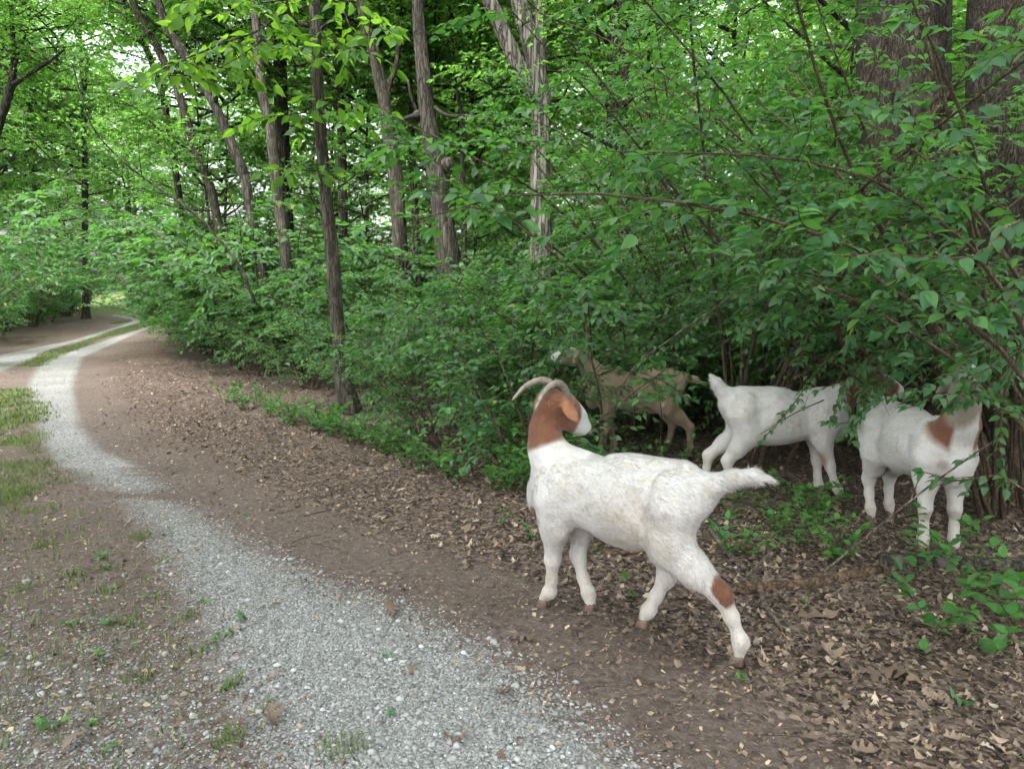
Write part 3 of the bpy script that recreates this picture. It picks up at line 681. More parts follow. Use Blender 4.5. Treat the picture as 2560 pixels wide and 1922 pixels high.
for x, y in dart(40, lambda x, y: inside(x, y, 1.2) and road_dist(x, y) > 2.6 and (y > 14.5 or not 400 < 1280 + x / y * F_PX < 1660), lambda y: 1.3 + .07 * y, -40, 40, 9.5, 24, rt):
    understory(x, y, 'young broadleaf tree filling the wood behind the thicket', 'young trees in the wood behind the thicket', rt.uniform(.85, 1.15))
for x, y in dart(34, lambda x, y: road_dist(x, y) > 5.0 and not 215 < 1280 + x / y * F_PX < 390 and x > -18.5 - .0 * y, lambda y: 2.6, -19, 50, 24, 46, rt):
    understory(x, y, 'taller broadleaf tree deep in the wood', 'taller trees deep in the wood', rt.uniform(1.5, 2.2), 'woodland_tree')
for x, y in dart(20, lambda x, y: road_dist(x, y) > 4.2 and not 215 < 1280 + x / y * F_PX < 390 and x < np.interp(y, [14, 34, 60], [-13, -21, -33]), lambda y: 2.6, -60, -10, 16, 58, rt):
    understory(x, y, 'broadleaf tree in the wood across the track', 'trees in the wood across the track', rt.uniform(1.1, 2.0), 'woodland_tree')

# far wood, one mass
rf = np.random.default_rng(77); nF = 60000
ang = rf.uniform(-.95, .80, nF); rad = rf.uniform(58, 92, nF); lump = fbm(np.stack([ang * 22, np.zeros(nF), np.zeros(nF)], 1), 3)
zmax = 15 + 22 * lump; zz = zmax * rf.random(nF) ** .9
clr = np.abs(ang + .478) < .012
zz = np.where(clr & (zz < 2.5), zz + 3, zz)
pf = np.stack([np.sin(ang) * rad, np.cos(ang) * rad, zz], 1)
cl = fbm(pf * .35 + 3.1, 2) > .40; pf = pf[cl]; m = len(pf)
V, Fc, t = leaf_arrays(pf, rf.normal(0, 1, (m, 3)), rf.normal(0, .6, (m, 3)) + np.array([0, -.2, 1]), rf.uniform(.35, .7, m), np.clip(rf.normal(.5, .25, m), 0, 1), .6, 0)
fw = mesh_obj('distant_wood', V, Fc, M_TREE, None, False, {'tint': t}); stuff(fw, 'mass of far trees closing the view behind the wood', 'wood')

# ------------------------------------------------------------------ shrubs of the thicket
SH = []
for k in range(5):
    w_, l_ = grow_shrub(np.random.default_rng(400 + k), (11, 11, 10, 13, 9)[k], 2.0, 1.0, (.060, .066, .078, .050, .10)[k], .55, 12, tint=(.38, .42, .5, .55, .45)[k], gap=(.75, .75, .7, .8, .62)[k])
    SH.append((w_.build('stem', M_STEM, None, True, False), leaves_obj('foliage', l_.get(), M_SHRUB, None, False, detail=2, aspect=.55)))
rsb = np.random.default_rng(31)
def thicket_shrub(x, y, sc, label, group, name='thicket_shrub', sz=None):
    root = empty(name, (x, y, gh(x, y) if y < 20 else 0), rsb.uniform(0, 6.28)); tag(root, label, 'shrub', group)
    k = rsb.integers(0, 5); root.scale = (sc, sc, sz or sc)
    inst('stem', SH[k][0], root); inst('foliage', SH[k][1], root); return root
in_view_of_road = lambda x, y: y > 18 and 215 < 1280 + x / y * F_PX < 400
goat_zone = lambda x, y: (y < 7.3 and 1280 + x / y * F_PX > 1210) or (y < 8.8 and abs(1280 + x / y * F_PX - 850) < 150)
for x, y in dart(60, lambda x, y: inside(x, y, .35 if y < 8 else 1.1) and not inside(x, y, 2.4 if y < 8 else 3.2) and not goat_zone(x, y) and not in_view_of_road(x, y), lambda y: .42 + .035 * y, -40, 30, 5.2, 34, rsb):
    thicket_shrub(x, y, rsb.uniform(.55, .85) if y < 12 else rsb.uniform(.9, 1.25), 'leafy shrub in the front edge of the thicket along the track', 'shrubs along the front of the thicket')
for x, y in dart(56, lambda x, y: inside(x, y, 2.0) and not goat_zone(x, y), lambda y: .85 + .06 * y, -30, 30, 6.5, 24, rsb):
    thicket_shrub(x, y, rsb.uniform(1.0, 1.35), 'tall leafy shrub deeper in the thicket', 'tall shrubs deeper in the thicket')
for x, y in dart(44, lambda x, y: (2.2 if y < 20 else 3.4) < road_dist(x, y) < 8.5 and not in_view_of_road(x, y) and x < np.interp(y, [12, 16, 20, 28, 34, 50], [-11, -13.2, -14.6, -17.2, -19.8, -28]), lambda y: 1.3, -40, -8, 13, 46, rsb):
    thicket_shrub(x, y, rsb.uniform(1.2, 2.1), 'bushy shrub in the thicket across the track', 'shrubs across the track', 'roadside_shrub')
# bigger bushes give the wood its dense middle layer
for x, y in dart(60, lambda x, y: inside(x, y, 2.5) and road_dist(x, y) > 3.0 and (y > 15 or not 400 < 1280 + x / y * F_PX < 1660), lambda y: 1.0 + .05 * y, -32, 34, 10.0, 36, rsb):
    thicket_shrub(x, y, rsb.uniform(1.7, 2.5), 'high arching shrub in the dense middle of the wood', 'high shrubs in the middle of the wood', 'high_shrub')

for x, y in dart(16, lambda x, y: inside(x, y, 2.0) and 380 < 1280 + x / y * F_PX < 680, lambda y: 1.1, -14, 0, 10.5, 19, rsb):
    thicket_shrub(x, y, rsb.uniform(1.5, 2.0), 'high shrub arching toward the track beside the leaning trunks', 'high shrubs beside the leaning trunks', 'high_shrub')
for x, y in dart(22, lambda x, y: road_dist(x, y) > 3.2 and x > -.75 * y - 4 and not in_view_of_road(x, y), lambda y: 2.0, -46, -14, 42, 60, rsb):
    thicket_shrub(x, y, rsb.uniform(1.8, 3.0), 'large bush closing the far end of the track', 'bushes at the far end of the track', 'far_bush')
# tall honeysuckle shrubs standing round the goats; their larger leaves are parts of their own
def near_shrub(name, label, x, y, seed, maxn=300, leaf=.07, browse=0.03, extra=(), **kw):
    base = np.array([x, y, gh(x, y)]); root = empty(name, base); tag(root, label, 'shrub')
    w, l = grow_shrub(np.random.default_rng(seed), leaf=leaf, **kw)
    w.build('stem', M_STEM, root); L = l.get(); ok = L['p'][:, 2] > browse; L = {k: v[ok] for k, v in L.items()}   # goats strip what they can reach
    r = np.random.default_rng(seed + 9); xl = Leaves()
    for px, lf, gp in extra:                                               # long branches reaching out over the goats
        q = np.array([at(*p) for p in px]) - base; root_p = np.array([r.normal(0, .1), r.normal(0, .1), .05])
        S_ = smooth_poly(np.vstack([root_p, root_p * .5 + q[0] * .5 + np.array([0, 0, .25 * abs(q[0][2])]), q]), 26); gg = Geo(); gg.tube(S_, np.linspace(.008, .0025, 26), 5, False); gg.build('branch', M_TWIG, root)
        cut = S_[26 * 2 // (len(px) + 1):]
        xl.twig(cut, lf, r, gp, True, .35, .42, .16, .05, .9, .9)
        for _ in range(3):
            i = r.integers(2, len(cut) - 2); a = r.uniform(0, 6.28); tw = wander(cut[i], (math.cos(a), math.sin(a), r.uniform(-.4, .2)), r.uniform(.12, .28), 5, r, (0, 0, -1), .1)
            gg = Geo(); gg.tube(tw, np.linspace(.003, .0015, 5), 3, False); gg.build('side_twig', M_TWIG, root); xl.twig(tw, lf * .9, r, gp, True, .35, .45, .16, .2, .9, .8)
    if extra: X_ = xl.get(); L = {k: np.concatenate([v, X_[k]]) for k, v in L.items()}
    split_leaves(L, base, M_SHRUB, root, maxn, .58)
    return root
near_shrub('honeysuckle_shrub', 'tall honeysuckle arching over the white goat from behind', 1.95, 6.2, 501, browse=.9, extra=[([(2080, 880, 5.2), (2020, 960, 4.9), (1960, 1040, 4.8), (1905, 1100, 4.8)], .055, .8), ([(2130, 900, 5.0), (2150, 990, 4.7), (2170, 1090, 4.6), (2200, 1170, 4.6)], .06, .7), ([(1800, 780, 5.4), (1700, 850, 5.2), (1600, 905, 5.2)], .055, .8)], stems=16, height=4.0, spread=.7, dirs=[-1.0, -.3, .6, 1.3, -1.8, .1], twig=.75, twigs=20, tstart=.24, tint=.40, base_r=.4, bend=-.10)
near_shrub('honeysuckle_shrub', 'tall honeysuckle in front of the massive oak trunk', 2.95, 5.7, 502, browse=.9, stems=14, height=3.7, spread=.95, twig=.75, twigs=17, tstart=.24, tint=.38, base_r=.4, bend=-.10)
near_shrub('honeysuckle_shrub', 'honeysuckle with broad drooping leaves arching over the goat with raised neck', 3.15, 3.35, 503, browse=1.12, stems=7, height=3.2, spread=.8, twig=.55, twigs=16, tstart=.40, tint=.38, leaf=.082, base_r=.25, dirs=[2.2, 2.9, 3.3, 1.7, 2.7, 3.0], bend=-.26,
    extra=[([(2580, 560, 2.75), (2440, 640, 2.7), (2260, 640, 2.65), (2080, 640, 2.7), (1960, 650, 2.75)], .082, .62), ([(2600, 700, 2.9), (2480, 760, 2.9), (2330, 790, 3.0), (2200, 830, 3.1)], .075, .7), ([(2600, 1060, 3.3), (2500, 1020, 3.3), (2390, 985, 3.4), (2290, 1000, 3.5)], .062, .8),
           ([(2600, 860, 3.2), (2530, 930, 3.3), (2500, 1080, 3.4), (2515, 1220, 3.4)], .062, .75), ([(2590, 1240, 3.3), (2500, 1190, 3.4), (2400, 1200, 3.45), (2310, 1180, 3.5)], .062, .9), ([(2600, 600, 3.0), (2450, 480, 3.0), (2330, 420, 3.1), (2230, 400, 3.2)], .07, .7)])
near_shrub('honeysuckle_shrub', 'honeysuckle growing behind the tan goat', 1.25, 7.7, 504, extra=[([(1480, 800, 6.4), (1410, 860, 5.9), (1350, 905, 5.8), (1300, 930, 5.8)], .06, .6), ([(1460, 830, 6.3), (1400, 890, 5.9), (1370, 950, 5.8), (1340, 990, 5.8)], .06, .6), ([(1560, 820, 6.2), (1600, 880, 6.0), (1660, 920, 5.9)], .055, .8)], stems=13, height=2.1, spread=1.1, twig=.65, twigs=17, tstart=.25, tint=.45, bend=-.12)
near_shrub('honeysuckle_shrub', 'tallest honeysuckle, reaching up beside the dark oak trunk', 3.75, 5.0, 505, browse=.8, stems=15, height=4.4, spread=.8, twig=.75, twigs=20, tstart=.2, tint=.42, base_r=.4, bend=-.10)
near_shrub('honeysuckle_shrub', 'honeysuckle filling the gap behind the two white goats', 2.55, 7.4, 506, 200, stems=15, height=4.2, spread=.85, twig=.7, twigs=18, tstart=.1, tint=.35, bend=-.10)
near_shrub('honeysuckle_shrub', 'honeysuckle between the straight trunk and the massive oak', 2.35, 8.8, 507, 200, stems=14, height=4.6, spread=.85, twig=.7, twigs=18, tstart=.15, tint=.48, bend=-.08)
near_shrub('honeysuckle_shrub', 'low spreading honeysuckle in front of the tan goat\'s head', .24, 5.75, 508, 250, stems=10, height=1.25, spread=.9, twig=.42, twigs=11, tstart=.25, tint=.5)
near_shrub('honeysuckle_shrub', 'honeysuckle behind the horned goat\'s head', .10, 7.4, 509, 200, stems=12, height=2.0, spread=1.2, twig=.55, twigs=14, tstart=.2, tint=.45)

near_shrub('honeysuckle_shrub', 'tall honeysuckle leaning left across the dark oak trunk', 3.35, 4.7, 510, browse=1.1, stems=11, height=4.2, spread=.8, twig=.7, twigs=14, tstart=.28, tint=.42, leaf=.072, base_r=.3, bend=-.10, dirs=[2.2, 3.1, 2.7, 1.6, 3.6, 4.2],
    extra=[([(2420, 820, 4.4), (2300, 880, 4.3), (2220, 960, 4.3), (2150, 1040, 4.3)], .06, .62), ([(2490, 850, 3.8), (2430, 890, 3.6), (2370, 940, 3.5), (2290, 985, 3.5)], .065, .45), ([(2540, 840, 3.6), (2500, 900, 3.5), (2455, 930, 3.4), (2410, 960, 3.4)], .065, .42), ([(2560, 900, 3.5), (2500, 950, 3.4), (2450, 985, 3.4), (2400, 1010, 3.4)], .065, .45), ([(2330, 880, 4.4), (2230, 950, 4.3), (2160, 1010, 4.3), (2110, 1090, 4.4)], .062, .5), ([(2520, 820, 3.7), (2470, 900, 3.6), (2420, 940, 3.6), (2380, 1010, 3.6)], .06, .55), ([(2380, 800, 4.6), (2200, 880, 4.6), (2120, 950, 4.6), (2080, 1050, 4.6)], .06, .6)])
# canopy of the big oaks and of unseen trees added round the viewer to shade the ground
for label in ('massive furrowed oak trunk behind the shrub leaves', 'large dark oak trunk half hidden by vines beside the massive one'):
    root, S, base = TRUNKS[label]; top = S[-1] - base
    add_crown(root, top - np.array([0, 0, 1.0]), 1.5)
TT = Geo(); TT.tube(wander((0, 0, -.1), (0, 0, 1), 13, 16, np.random.default_rng(9), (0, 0, .02), .02), np.linspace(.22, .07, 16), 14, True, .5, bark_rough(.1, 6, 2.0)); TTm = TT.build('trunk', M_OAK, None, True, False)
for (x, y, sc) in ((-5.0, .0, 1.9), (-2.5, -4.5, 2.0), (-8.5, -2.0, 2.1), (5.5, -3.5, 1.9), (.5, -9, 2.1)):
    root = empty('added_canopy_tree', (x, y, gh(x, y))); tag(root, 'unseen tall tree added to shade the near end of the track', 'tree', 'unseen trees added to shade the near track')
    inst('trunk', TTm, root); add_crown(root, (0, 0, 6.5), sc * .85); add_crown(root, (0, 0, 9.0), sc)

# ------------------------------------------------------------------ goats
def coat_material():
    m, nt, out = nodemat("goat_coat"); L = nt.links
    a = N(nt, "ShaderNodeAttribute", attribute_name="coat")
    tc = N(nt, "ShaderNodeTexCoord")
    n = N(nt, "ShaderNodeTexNoise", Scale=14.0, Detail=6.0, Roughness=.7); L.new(tc.outputs['Object'], n.inputs['Vector'])
    r = ramp(nt, [(.32, (.80, .74, .64)), (.55, (1, 1, 1))], n.outputs[0])
    mp = N(nt, "ShaderNodeMapping"); mp.inputs['Scale'].default_value = (60, 60, 190); L.new(tc.outputs['Object'], mp.inputs[0])
    n2_ = N(nt, "ShaderNodeTexNoise", Scale=1.5, Detail=4.0); L.new(mp.outputs[0], n2_.inputs['Vector'])
    mc = N(nt, "ShaderNodeMix", data_type='RGBA', blend_type='MULTIPLY'); mc.inputs[0].default_value = .8; L.new(a.outputs['Color'], mc.inputs[6]); L.new(r.outputs[0], mc.inputs[7])
    n3 = N(nt, "ShaderNodeTexNoise", Scale=5.0, Detail=3.0); L.new(tc.outputs['Object'], n3.inputs['Vector'])
    ad = N(nt, "ShaderNodeMath", operation='MULTIPLY_ADD'); L.new(n3.outputs[0], ad.inputs[0]); ad.inputs[1].default_value = 3.0; L.new(n2_.outputs[0], ad.inputs[2])
    bu = N(nt, "ShaderNodeBump", Strength=.55, Distance=.006); L.new(ad.outputs[0], bu.inputs['Height'])
    b = N(nt, "ShaderNodeBsdfPrincipled", Roughness=.75); b.inputs['Specular IOR Level'].default_value = .25
    b.inputs['Sheen Weight'].default_value = .15
    L.new(mc.outputs[2], b.inputs['Base Color']); L.new(bu.outputs[0], b.inputs['Normal']); L.new(b.outputs[0], out.inputs[0])
    return m
M_COAT = coat_material()
M_HORN = tint_material("horn", [(0, (.06, .047, .038)), (.5, (.155, .13, .105)), (1, (.27, .24, .20))], .55, 40, .4)
M_HOOF = tint_material("hoof", [(0, (.06, .045, .036)), (1, (.16, .115, .085))], .6, 30, .35)
M_EYE = tint_material("eye", [(0, (.02, .014, .008)), (1, (.06, .035, .012))], .15, 10, .6)

class Sdf:
    def __init__(s, lo, hi, h):
        s.lo = np.array(lo, float); s.h = h; s.n = (np.ceil((np.array(hi) - s.lo) / h)).astype(int) + 1
        s.f = np.full(s.n, .25)
        s.ax = [s.lo[i] + h * np.arange(s.n[i]) for i in range(3)]
    def _sl(s, lo, hi):
        a = np.clip(np.floor((np.array(lo) - s.lo) / s.h).astype(int), 0, s.n); b = np.clip(np.ceil((np.array(hi) - s.lo) / s.h).astype(int) + 1, 0, s.n)
        return tuple(slice(x, y) for x, y in zip(a, b))
    def _mix(s, sl, d, k):
        f = s.f[sl]; h = np.maximum(k - np.abs(f - d), 0) / k; s.f[sl] = np.minimum(f, d) - h * h * k * .25
    def cone(s, a, b, ra, rb, k=.03, sy=1.0):
        a = np.array(a, float); b = np.array(b, float); R = max(ra, rb) * max(1, sy) + .14
        sl = s._sl(np.minimum(a, b) - R, np.maximum(a, b) + R)
        X, Y, Z = np.meshgrid(s.ax[0][sl[0]], s.ax[1][sl[1]], s.ax[2][sl[2]], indexing='ij')
        c = (a[1] + b[1]) / 2; Y = (Y - c) / sy + c
        e = b - a; t = np.clip(((X - a[0]) * e[0] + (Y - a[1]) * e[1] + (Z - a[2]) * e[2]) / (e @ e + 1e-12), 0, 1)
        d = np.sqrt((X - a[0] - t * e[0]) ** 2 + (Y - a[1] - t * e[1]) ** 2 + (Z - a[2] - t * e[2]) ** 2) - (ra + (rb - ra) * t)
        s._mix(sl, d, k)
    def ell(s, c, r, M=None, k=.03):
        c = np.array(c, float); r = np.array(r, float); R = max(r) + .12; sl = s._sl(c - R, c + R)
        X, Y, Z = np.meshgrid(s.ax[0][sl[0]] - c[0], s.ax[1][sl[1]] - c[1], s.ax[2][sl[2]] - c[2], indexing='ij')
        P = np.stack([X, Y, Z], -1)
        if M is not None: P = P @ np.array(M).T
        q = np.sqrt(((P / r) ** 2).sum(-1)); g = np.sqrt(((P / r ** 2) ** 2).sum(-1)) + 1e-9
        s._mix(sl, q * (q - 1) / g, k)
    def sub(s, c, r, k=.05):
        c = np.array(c, float); r = np.array(r, float); R_ = max(r) + .12; sl = s._sl(c - R_, c + R_)
        X, Y, Z = np.meshgrid(s.ax[0][sl[0]] - c[0], s.ax[1][sl[1]] - c[1], s.ax[2][sl[2]] - c[2], indexing='ij'); P = np.stack([X, Y, Z], -1)
        q = np.sqrt(((P / r) ** 2).sum(-1)); gg = np.sqrt(((P / r ** 2) ** 2).sum(-1)) + 1e-9; d = -(q * (q - 1) / gg)
        f = s.f[sl]; h = np.maximum(k - np.abs(f - d), 0) / k; s.f[sl] = np.maximum(f, d) + h * h * k * .25
    def mesh(s):
        f = s.f; nx, ny, nz = f.shape; ins = f < 0
        pos = np.zeros((nx - 1, ny - 1, nz - 1, 3)); cnt = np.zeros((nx - 1, ny - 1, nz - 1))
        cr = [(i, j, k) for i in (0, 1) for j in (0, 1) for k in (0, 1)]
        S = lambda A, c: A[c[0]:nx - 1 + c[0], c[1]:ny - 1 + c[1], c[2]:nz - 1 + c[2]]
        act = sum(S(ins, c).astype(np.int8) for c in cr); idxs = np.argwhere((act > 0) & (act < 8))
        I = idxs.T; P = np.zeros((len(idxs), 3)); n = np.zeros(len(idxs))
        for a in cr:
            for ax in range(3):
                if a[ax]: continue
                b = list(a); b[ax] = 1
                fa = f[I[0] + a[0], I[1] + a[1], I[2] + a[2]]; fb = f[I[0] + b[0], I[1] + b[1], I[2] + b[2]]
                m = (fa < 0) != (fb < 0); t = np.where(m, fa / np.where(m, fa - fb, 1), 0)
                q = np.tile(np.array(a, float), (len(idxs), 1)); q[:, ax] += t; P += q * m[:, None]; n += m
        V = s.lo + (idxs + P / n[:, None]) * s.h
        vid = np.full((nx - 1, ny - 1, nz - 1), -1, np.int64); vid[I[0], I[1], I[2]] = np.arange(len(idxs))
        Q = []
        for ax in range(3):
            o1, o2 = [(1, 2), (2, 0), (0, 1)][ax]
            A = ins; sl0 = [slice(1, -1)] * 3; sl0[ax] = slice(0, -1); sl1 = list(sl0); sl1[ax] = slice(1, None)
            e = np.argwhere(A[tuple(sl0)] != A[tuple(sl1)]); off = np.ones(3, int); off[ax] = 0; e = e + off
            flip = A[e[:, 0], e[:, 1], e[:, 2]]
            def vv(d1, d2):
                c = e.copy(); c[:, o1] += d1; c[:, o2] += d2; return vid[c[:, 0], c[:, 1], c[:, 2]]
            q = np.stack([vv(-1, -1), vv(0, -1), vv(0, 0), vv(-1, 0)], 1); q = np.where(flip[:, None], q, q[:, ::-1]); Q.append(q)
        return V, np.concatenate(Q)

WHITE = np.array([.47, .467, .458]); BROWN = np.array([.155, .068, .038]); DKBR = np.array([.10, .045, .025]); CREAM = np.array([.38, .34, .275]); TAN = np.array([.22, .17, .122]); PINK = np.array([.42, .30, .26])
def blob(V, c, r, soft=.25):
    q = np.sqrt((((V - np.array(c)) / np.array(r)) ** 2).sum(1)) + .12 * (fbm(V * 40, 2) - .37); return np.clip((1 + soft * .5 - q) / soft, 0, 1)[:, None]
def frame(d, up=(0, 0, 1)):
    d = np.array(d, float); d /= np.linalg.norm(d); s = np.cross(up, d); s /= np.linalg.norm(s); return d, s, np.cross(d, s)

def build_goat(name, label, xy, heading, legs, neck, head_p, head_d, horns, tail, coat, res=.009, fur=12000, scale=1.0, body=None, horn_col=.5, head_up=(0, 0, 1), ears=(.5, .5), fur_len=.020, hs=1.0):
    """local frame: x forward, y left, z up, metres. legs: four lists of joints hip/shoulder..hoof with radii"""
    base = np.array([xy[0], xy[1], gh(*xy)]); rz = math.atan2(heading[1], heading[0])
    root = empty(name, base, rz); tag(root, label, 'goat', 'goats browsing at the edge of the wood'); root.scale = (scale,) * 3
    s = Sdf((-.80, -.42, -.02), (.85, .42, 1.25), res)
    # trunk of the body
    s.cone((.27, 0, .585), (-.05, 0, .575), .165, .182, .05, .88); s.cone((-.05, 0, .595), (-.25, 0, .635), .168, .125, .06, .95)
    s.cone((-.25, 0, .66), (-.34, 0, .655), .10, .060, .05, 1.25)
    s.ell((.30, 0, .67), (.13, .075, .10), None, .07); s.cone((.33, 0, .57), (.415, 0, .56), .14, .088, .05, .95); s.ell((.44, 0, .50), (.06, .07, .09), None, .05)
    s.ell((-.03, 0, .49), (.22, .13, .11), None, .06); s.ell((-.10, .0, .755), (.17, .05, .025), None, .06)
    for sg in (1, -1):
        s.ell((-.215, sg * .095, .705), (.040, .032, .042), None, .035)       # hip bones
        s.ell((.30, sg * .115, .57), (.075, .045, .13), None, .045)       # shoulder blade
    for sg in (1, -1):
        s.sub((-.135, sg * .205, .635), (.075, .065, .075)); s.sub((.175, sg * .215, .60), (.035, .07, .13))
    for lg, rear in legs:
        for (a, ra), (b, rb_) in zip(lg[:-1], lg[1:]): s.cone(a, b, ra, rb_, .030 if ra < .05 else .05)
        a, ra = lg[-2]; s.ell(np.array(a), (.0275, .0255, .026), None, .018)
    for (a, ra), (b, rb_) in zip(neck[:-1], neck[1:]): s.cone(a, b, ra, rb_, .06)
    for (a, ra), (b, rb_) in zip(tail[:-1], tail[1:]): s.cone(a, b, ra, rb_, .04)
    # head in its own frame: d along the nose, sd to the head's left, u up out of the poll
    d, sd, u = frame(head_d, head_up); H = np.array(head_p, float); L = lambda x, y, z: H + (d * x + sd * y + u * z) * hs
    s.cone(L(-.015, 0, .0), L(.06, 0, .0), .066 * hs, .058 * hs, .04); s.cone(L(.05, 0, .015), L(.135, 0, .0), .052 * hs, .040 * hs, .035)
    s.cone(L(.13, 0, .0), L(.205, 0, -.025), .040 * hs, .033 * hs, .03); s.cone(L(.03, 0, -.045), L(.185, 0, -.052), .042 * hs, .026 * hs, .03)
    s.cone(L(.06, 0, .045), L(.17, 0, .012), .026 * hs, .022 * hs, .03); s.ell(L(.205, 0, -.03), (.030, .030, .032), None, .02)
    for sg in (1, -1):
        s.ell(L(.055, sg * .050, .022), (.022, .02, .02), None, .02)
        s.ell(L(.222, sg * .016, -.016), (.010, .008, .008), None, .012)
        e0 = L(-.005, sg * .058, .025); ed = d * ears[0] * .9 + sd * sg * .75 - u * (.75 if ears[1] else .2); ed /= np.linalg.norm(ed)
        ex, ey, ez = frame(ed, sd * sg * .6 + d * -.4 + u * .6); Mx = np.stack([ex, ey, ez])
        s.ell(e0 + ed * .058, (.068, .036, .0115), Mx, .012); s.cone(e0 - ed * .015, e0 + ed * .03, .024, .015, .02)
    V, Q = s.mesh()
    T3 = np.vstack([Q[:, :3], Q[:, [0, 2, 3]]])
    for _ in range(2):                                                     # light smoothing
        acc = np.zeros_like(V); c = np.zeros(len(V))
        for a, b in ((0, 1), (1, 2), (2, 3), (3, 0)):
            np.add.at(acc, Q[:, a], V[Q[:, b]]); np.add.at(c, Q[:, a], 1); np.add.at(acc, Q[:, b], V[Q[:, a]]); np.add.at(c, Q[:, b], 1)
        V = V * .5 + .5 * acc / c[:, None]
    A_, B_, C_ = V[Q[:, 0]], V[Q[:, 1]], V[Q[:, 3]]; fn = np.cross(B_ - A_, C_ - A_); vn = np.zeros_like(V)
    for a in range(4): np.add.at(vn, Q[:, a], fn)
    vn /= np.linalg.norm(vn, axis=1)[:, None] + 1e-12
    tors = np.clip((V[:, 2] - .36) / .1, 0, 1) * np.clip((.40 - V[:, 0]) / .1, 0, 1)
    ribs = np.sin(V[:, 0] * 125 + V[:, 2] * 22) * np.clip(1 - np.abs(V[:, 0] - .09) / .13, 0, 1) * np.clip(1 - np.abs(V[:, 2] - .57) / .13, 0, 1)
    V = V + vn * ((.016 * (fbm(V * np.array([8, 8, 11]), 2) - .37) + .0016 * ribs) * tors + .006 * (fbm(V * 26, 2) - .37))[:, None]
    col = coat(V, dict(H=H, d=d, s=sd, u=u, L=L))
    body_o = mesh_obj('body', V, Q, M_COAT, root, True, {'coat': col})
    # short coat
    rng = np.random.default_rng(len(label))
    A, B, D = V[T3[:, 0]], V[T3[:, 1]], V[T3[:, 2]]; cr = np.cross(B - A, D - A); ar = np.linalg.norm(cr, axis=1); nr = cr / (ar[:, None] + 1e-12)
    pk = rng.choice(len(T3), fur, p=ar / ar.sum()); r1, r2 = rng.random(fur), rng.random(fur); fl = r1 + r2 > 1; r1[fl] = 1 - r1[fl]; r2[fl] = 1 - r2[fl]
    P = A[pk] + (B - A)[pk] * r1[:, None] + (D - A)[pk] * r2[:, None]; nn = nr[pk]
    flow = np.array([-1, 0, -.45]) + rng.normal(0, .28, (fur, 3)); low = P[:, 2] < .42; flow[low] = np.array([-.15, 0, -1]) + rng.normal(0, .2, (low.sum(), 3))
    tl = P[:, 0] < -.40; tl &= P[:, 2] > .60
    flow -= nn * (flow * nn).sum(1)[:, None]; flow /= np.linalg.norm(flow, axis=1)[:, None] + 1e-9
    ln = fur_len * rng.uniform(.6, 1.3, fur) * np.where(tl, 1.5, 1) * np.where(P[:, 0] > .33, .7, 1) * np.where(P[:, 2] < .3, .6, 1)
    hd = ((P - H) @ d > -.03) & (np.linalg.norm(P - H, axis=1) < .30); ln = np.where(hd, ln * .4, ln)
    dr = flow + nn * rng.uniform(.08, .30, fur)[:, None]; wd = np.cross(nn, flow) * (.0014 + .0010 * rng.random(fur))[:, None]
    Vf = np.stack([P - wd - nn * .001, P + wd - nn * .001, P + dr * ln[:, None]], 1).reshape(-1, 3)
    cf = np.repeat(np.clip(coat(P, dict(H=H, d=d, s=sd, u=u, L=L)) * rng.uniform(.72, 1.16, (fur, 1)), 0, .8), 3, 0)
    fo = mesh_obj('hair', Vf, np.arange(fur * 3).reshape(-1, 3), M_COAT, root, False, {'coat': cf}); fo['kind'] = 'stuff'
    # horns, eyes, hooves
    for i, hp in enumerate(horns):
        q = smooth_poly([L(*p) for p in hp], 26); rr = (np.linspace(1, .0, 26) ** .75 * .025 + .003) * (1 + .05 * np.sin(np.arange(26) * 2.2))
        g = Geo(); g.tube(q, rr, 12, True, np.clip(np.concatenate([np.repeat(np.linspace(.35, .75, 26) + .12 * np.sin(np.arange(26) * 2.2), 12), [.4, .8]]) + horn_col - .5, 0, 1)); g.build('horn', M_HORN, root)
    for sg in (1, -1):
        c = L(.060, sg * .060, .026); th = np.linspace(.02, np.pi - .02, 8); g = Geo()
        g.tube(np.array([c + u * .0125 * math.cos(t) for t in th]), .0125 * np.sin(th), 10, True, .6); g.build('eye', M_EYE, root)
    for lg, rear in legs:
        a = np.array(lg[-1][0], float); pv = np.array(lg[-2][0], float); fw = a - pv; fw[2] = 0; fw = fw / (np.linalg.norm(fw) + 1e-9) * .4 + np.array([1, 0, 0]); fw /= np.linalg.norm(fw); sdv = np.array([-fw[1], fw[0], 0])
        for sg in (1, -1):                                                 # the two claws
            g = Geo(); tip = a + fw * .028 + sdv * sg * .014; heel = a - fw * .020 + sdv * sg * .014; pts = []
            for z, k, r in ((.0, 1.0, .0195), (.012, .92, .0185), (.03, .6, .0165), (.042, .3, .014)):
                pts.append((z, k, r))
            ring = []
            for z, k, r in pts:
                th = np.linspace(0, 2 * np.pi, 10, endpoint=False)
                ring.append(np.stack([(heel + tip)[0] / 2 + fw[0] * np.cos(th) * .030 * (.6 + .4 * k) + sdv[0] * np.sin(th) * r * .75 - fw[0] * .012 * (1 - k), (heel + tip)[1] / 2 + fw[1] * np.cos(th) * .030 * (.6 + .4 * k) + sdv[1] * np.sin(th) * r * .75 - fw[1] * .012 * (1 - k), np.full(10, z + a[2] - .043)], 1))
            v = np.vstack(ring + [ring[0].mean(0)[None], ring[-1].mean(0)[None]]); q = [[i * 10 + j, i * 10 + (j + 1) % 10, (i + 1) * 10 + (j + 1) % 10, (i + 1) * 10 + j] for i in range(3) for j in range(10)]
            t = [[40, (j + 1) % 10, j] for j in range(10)] + [[41, 30 + j, 30 + (j + 1) % 10] for j in range(10)]
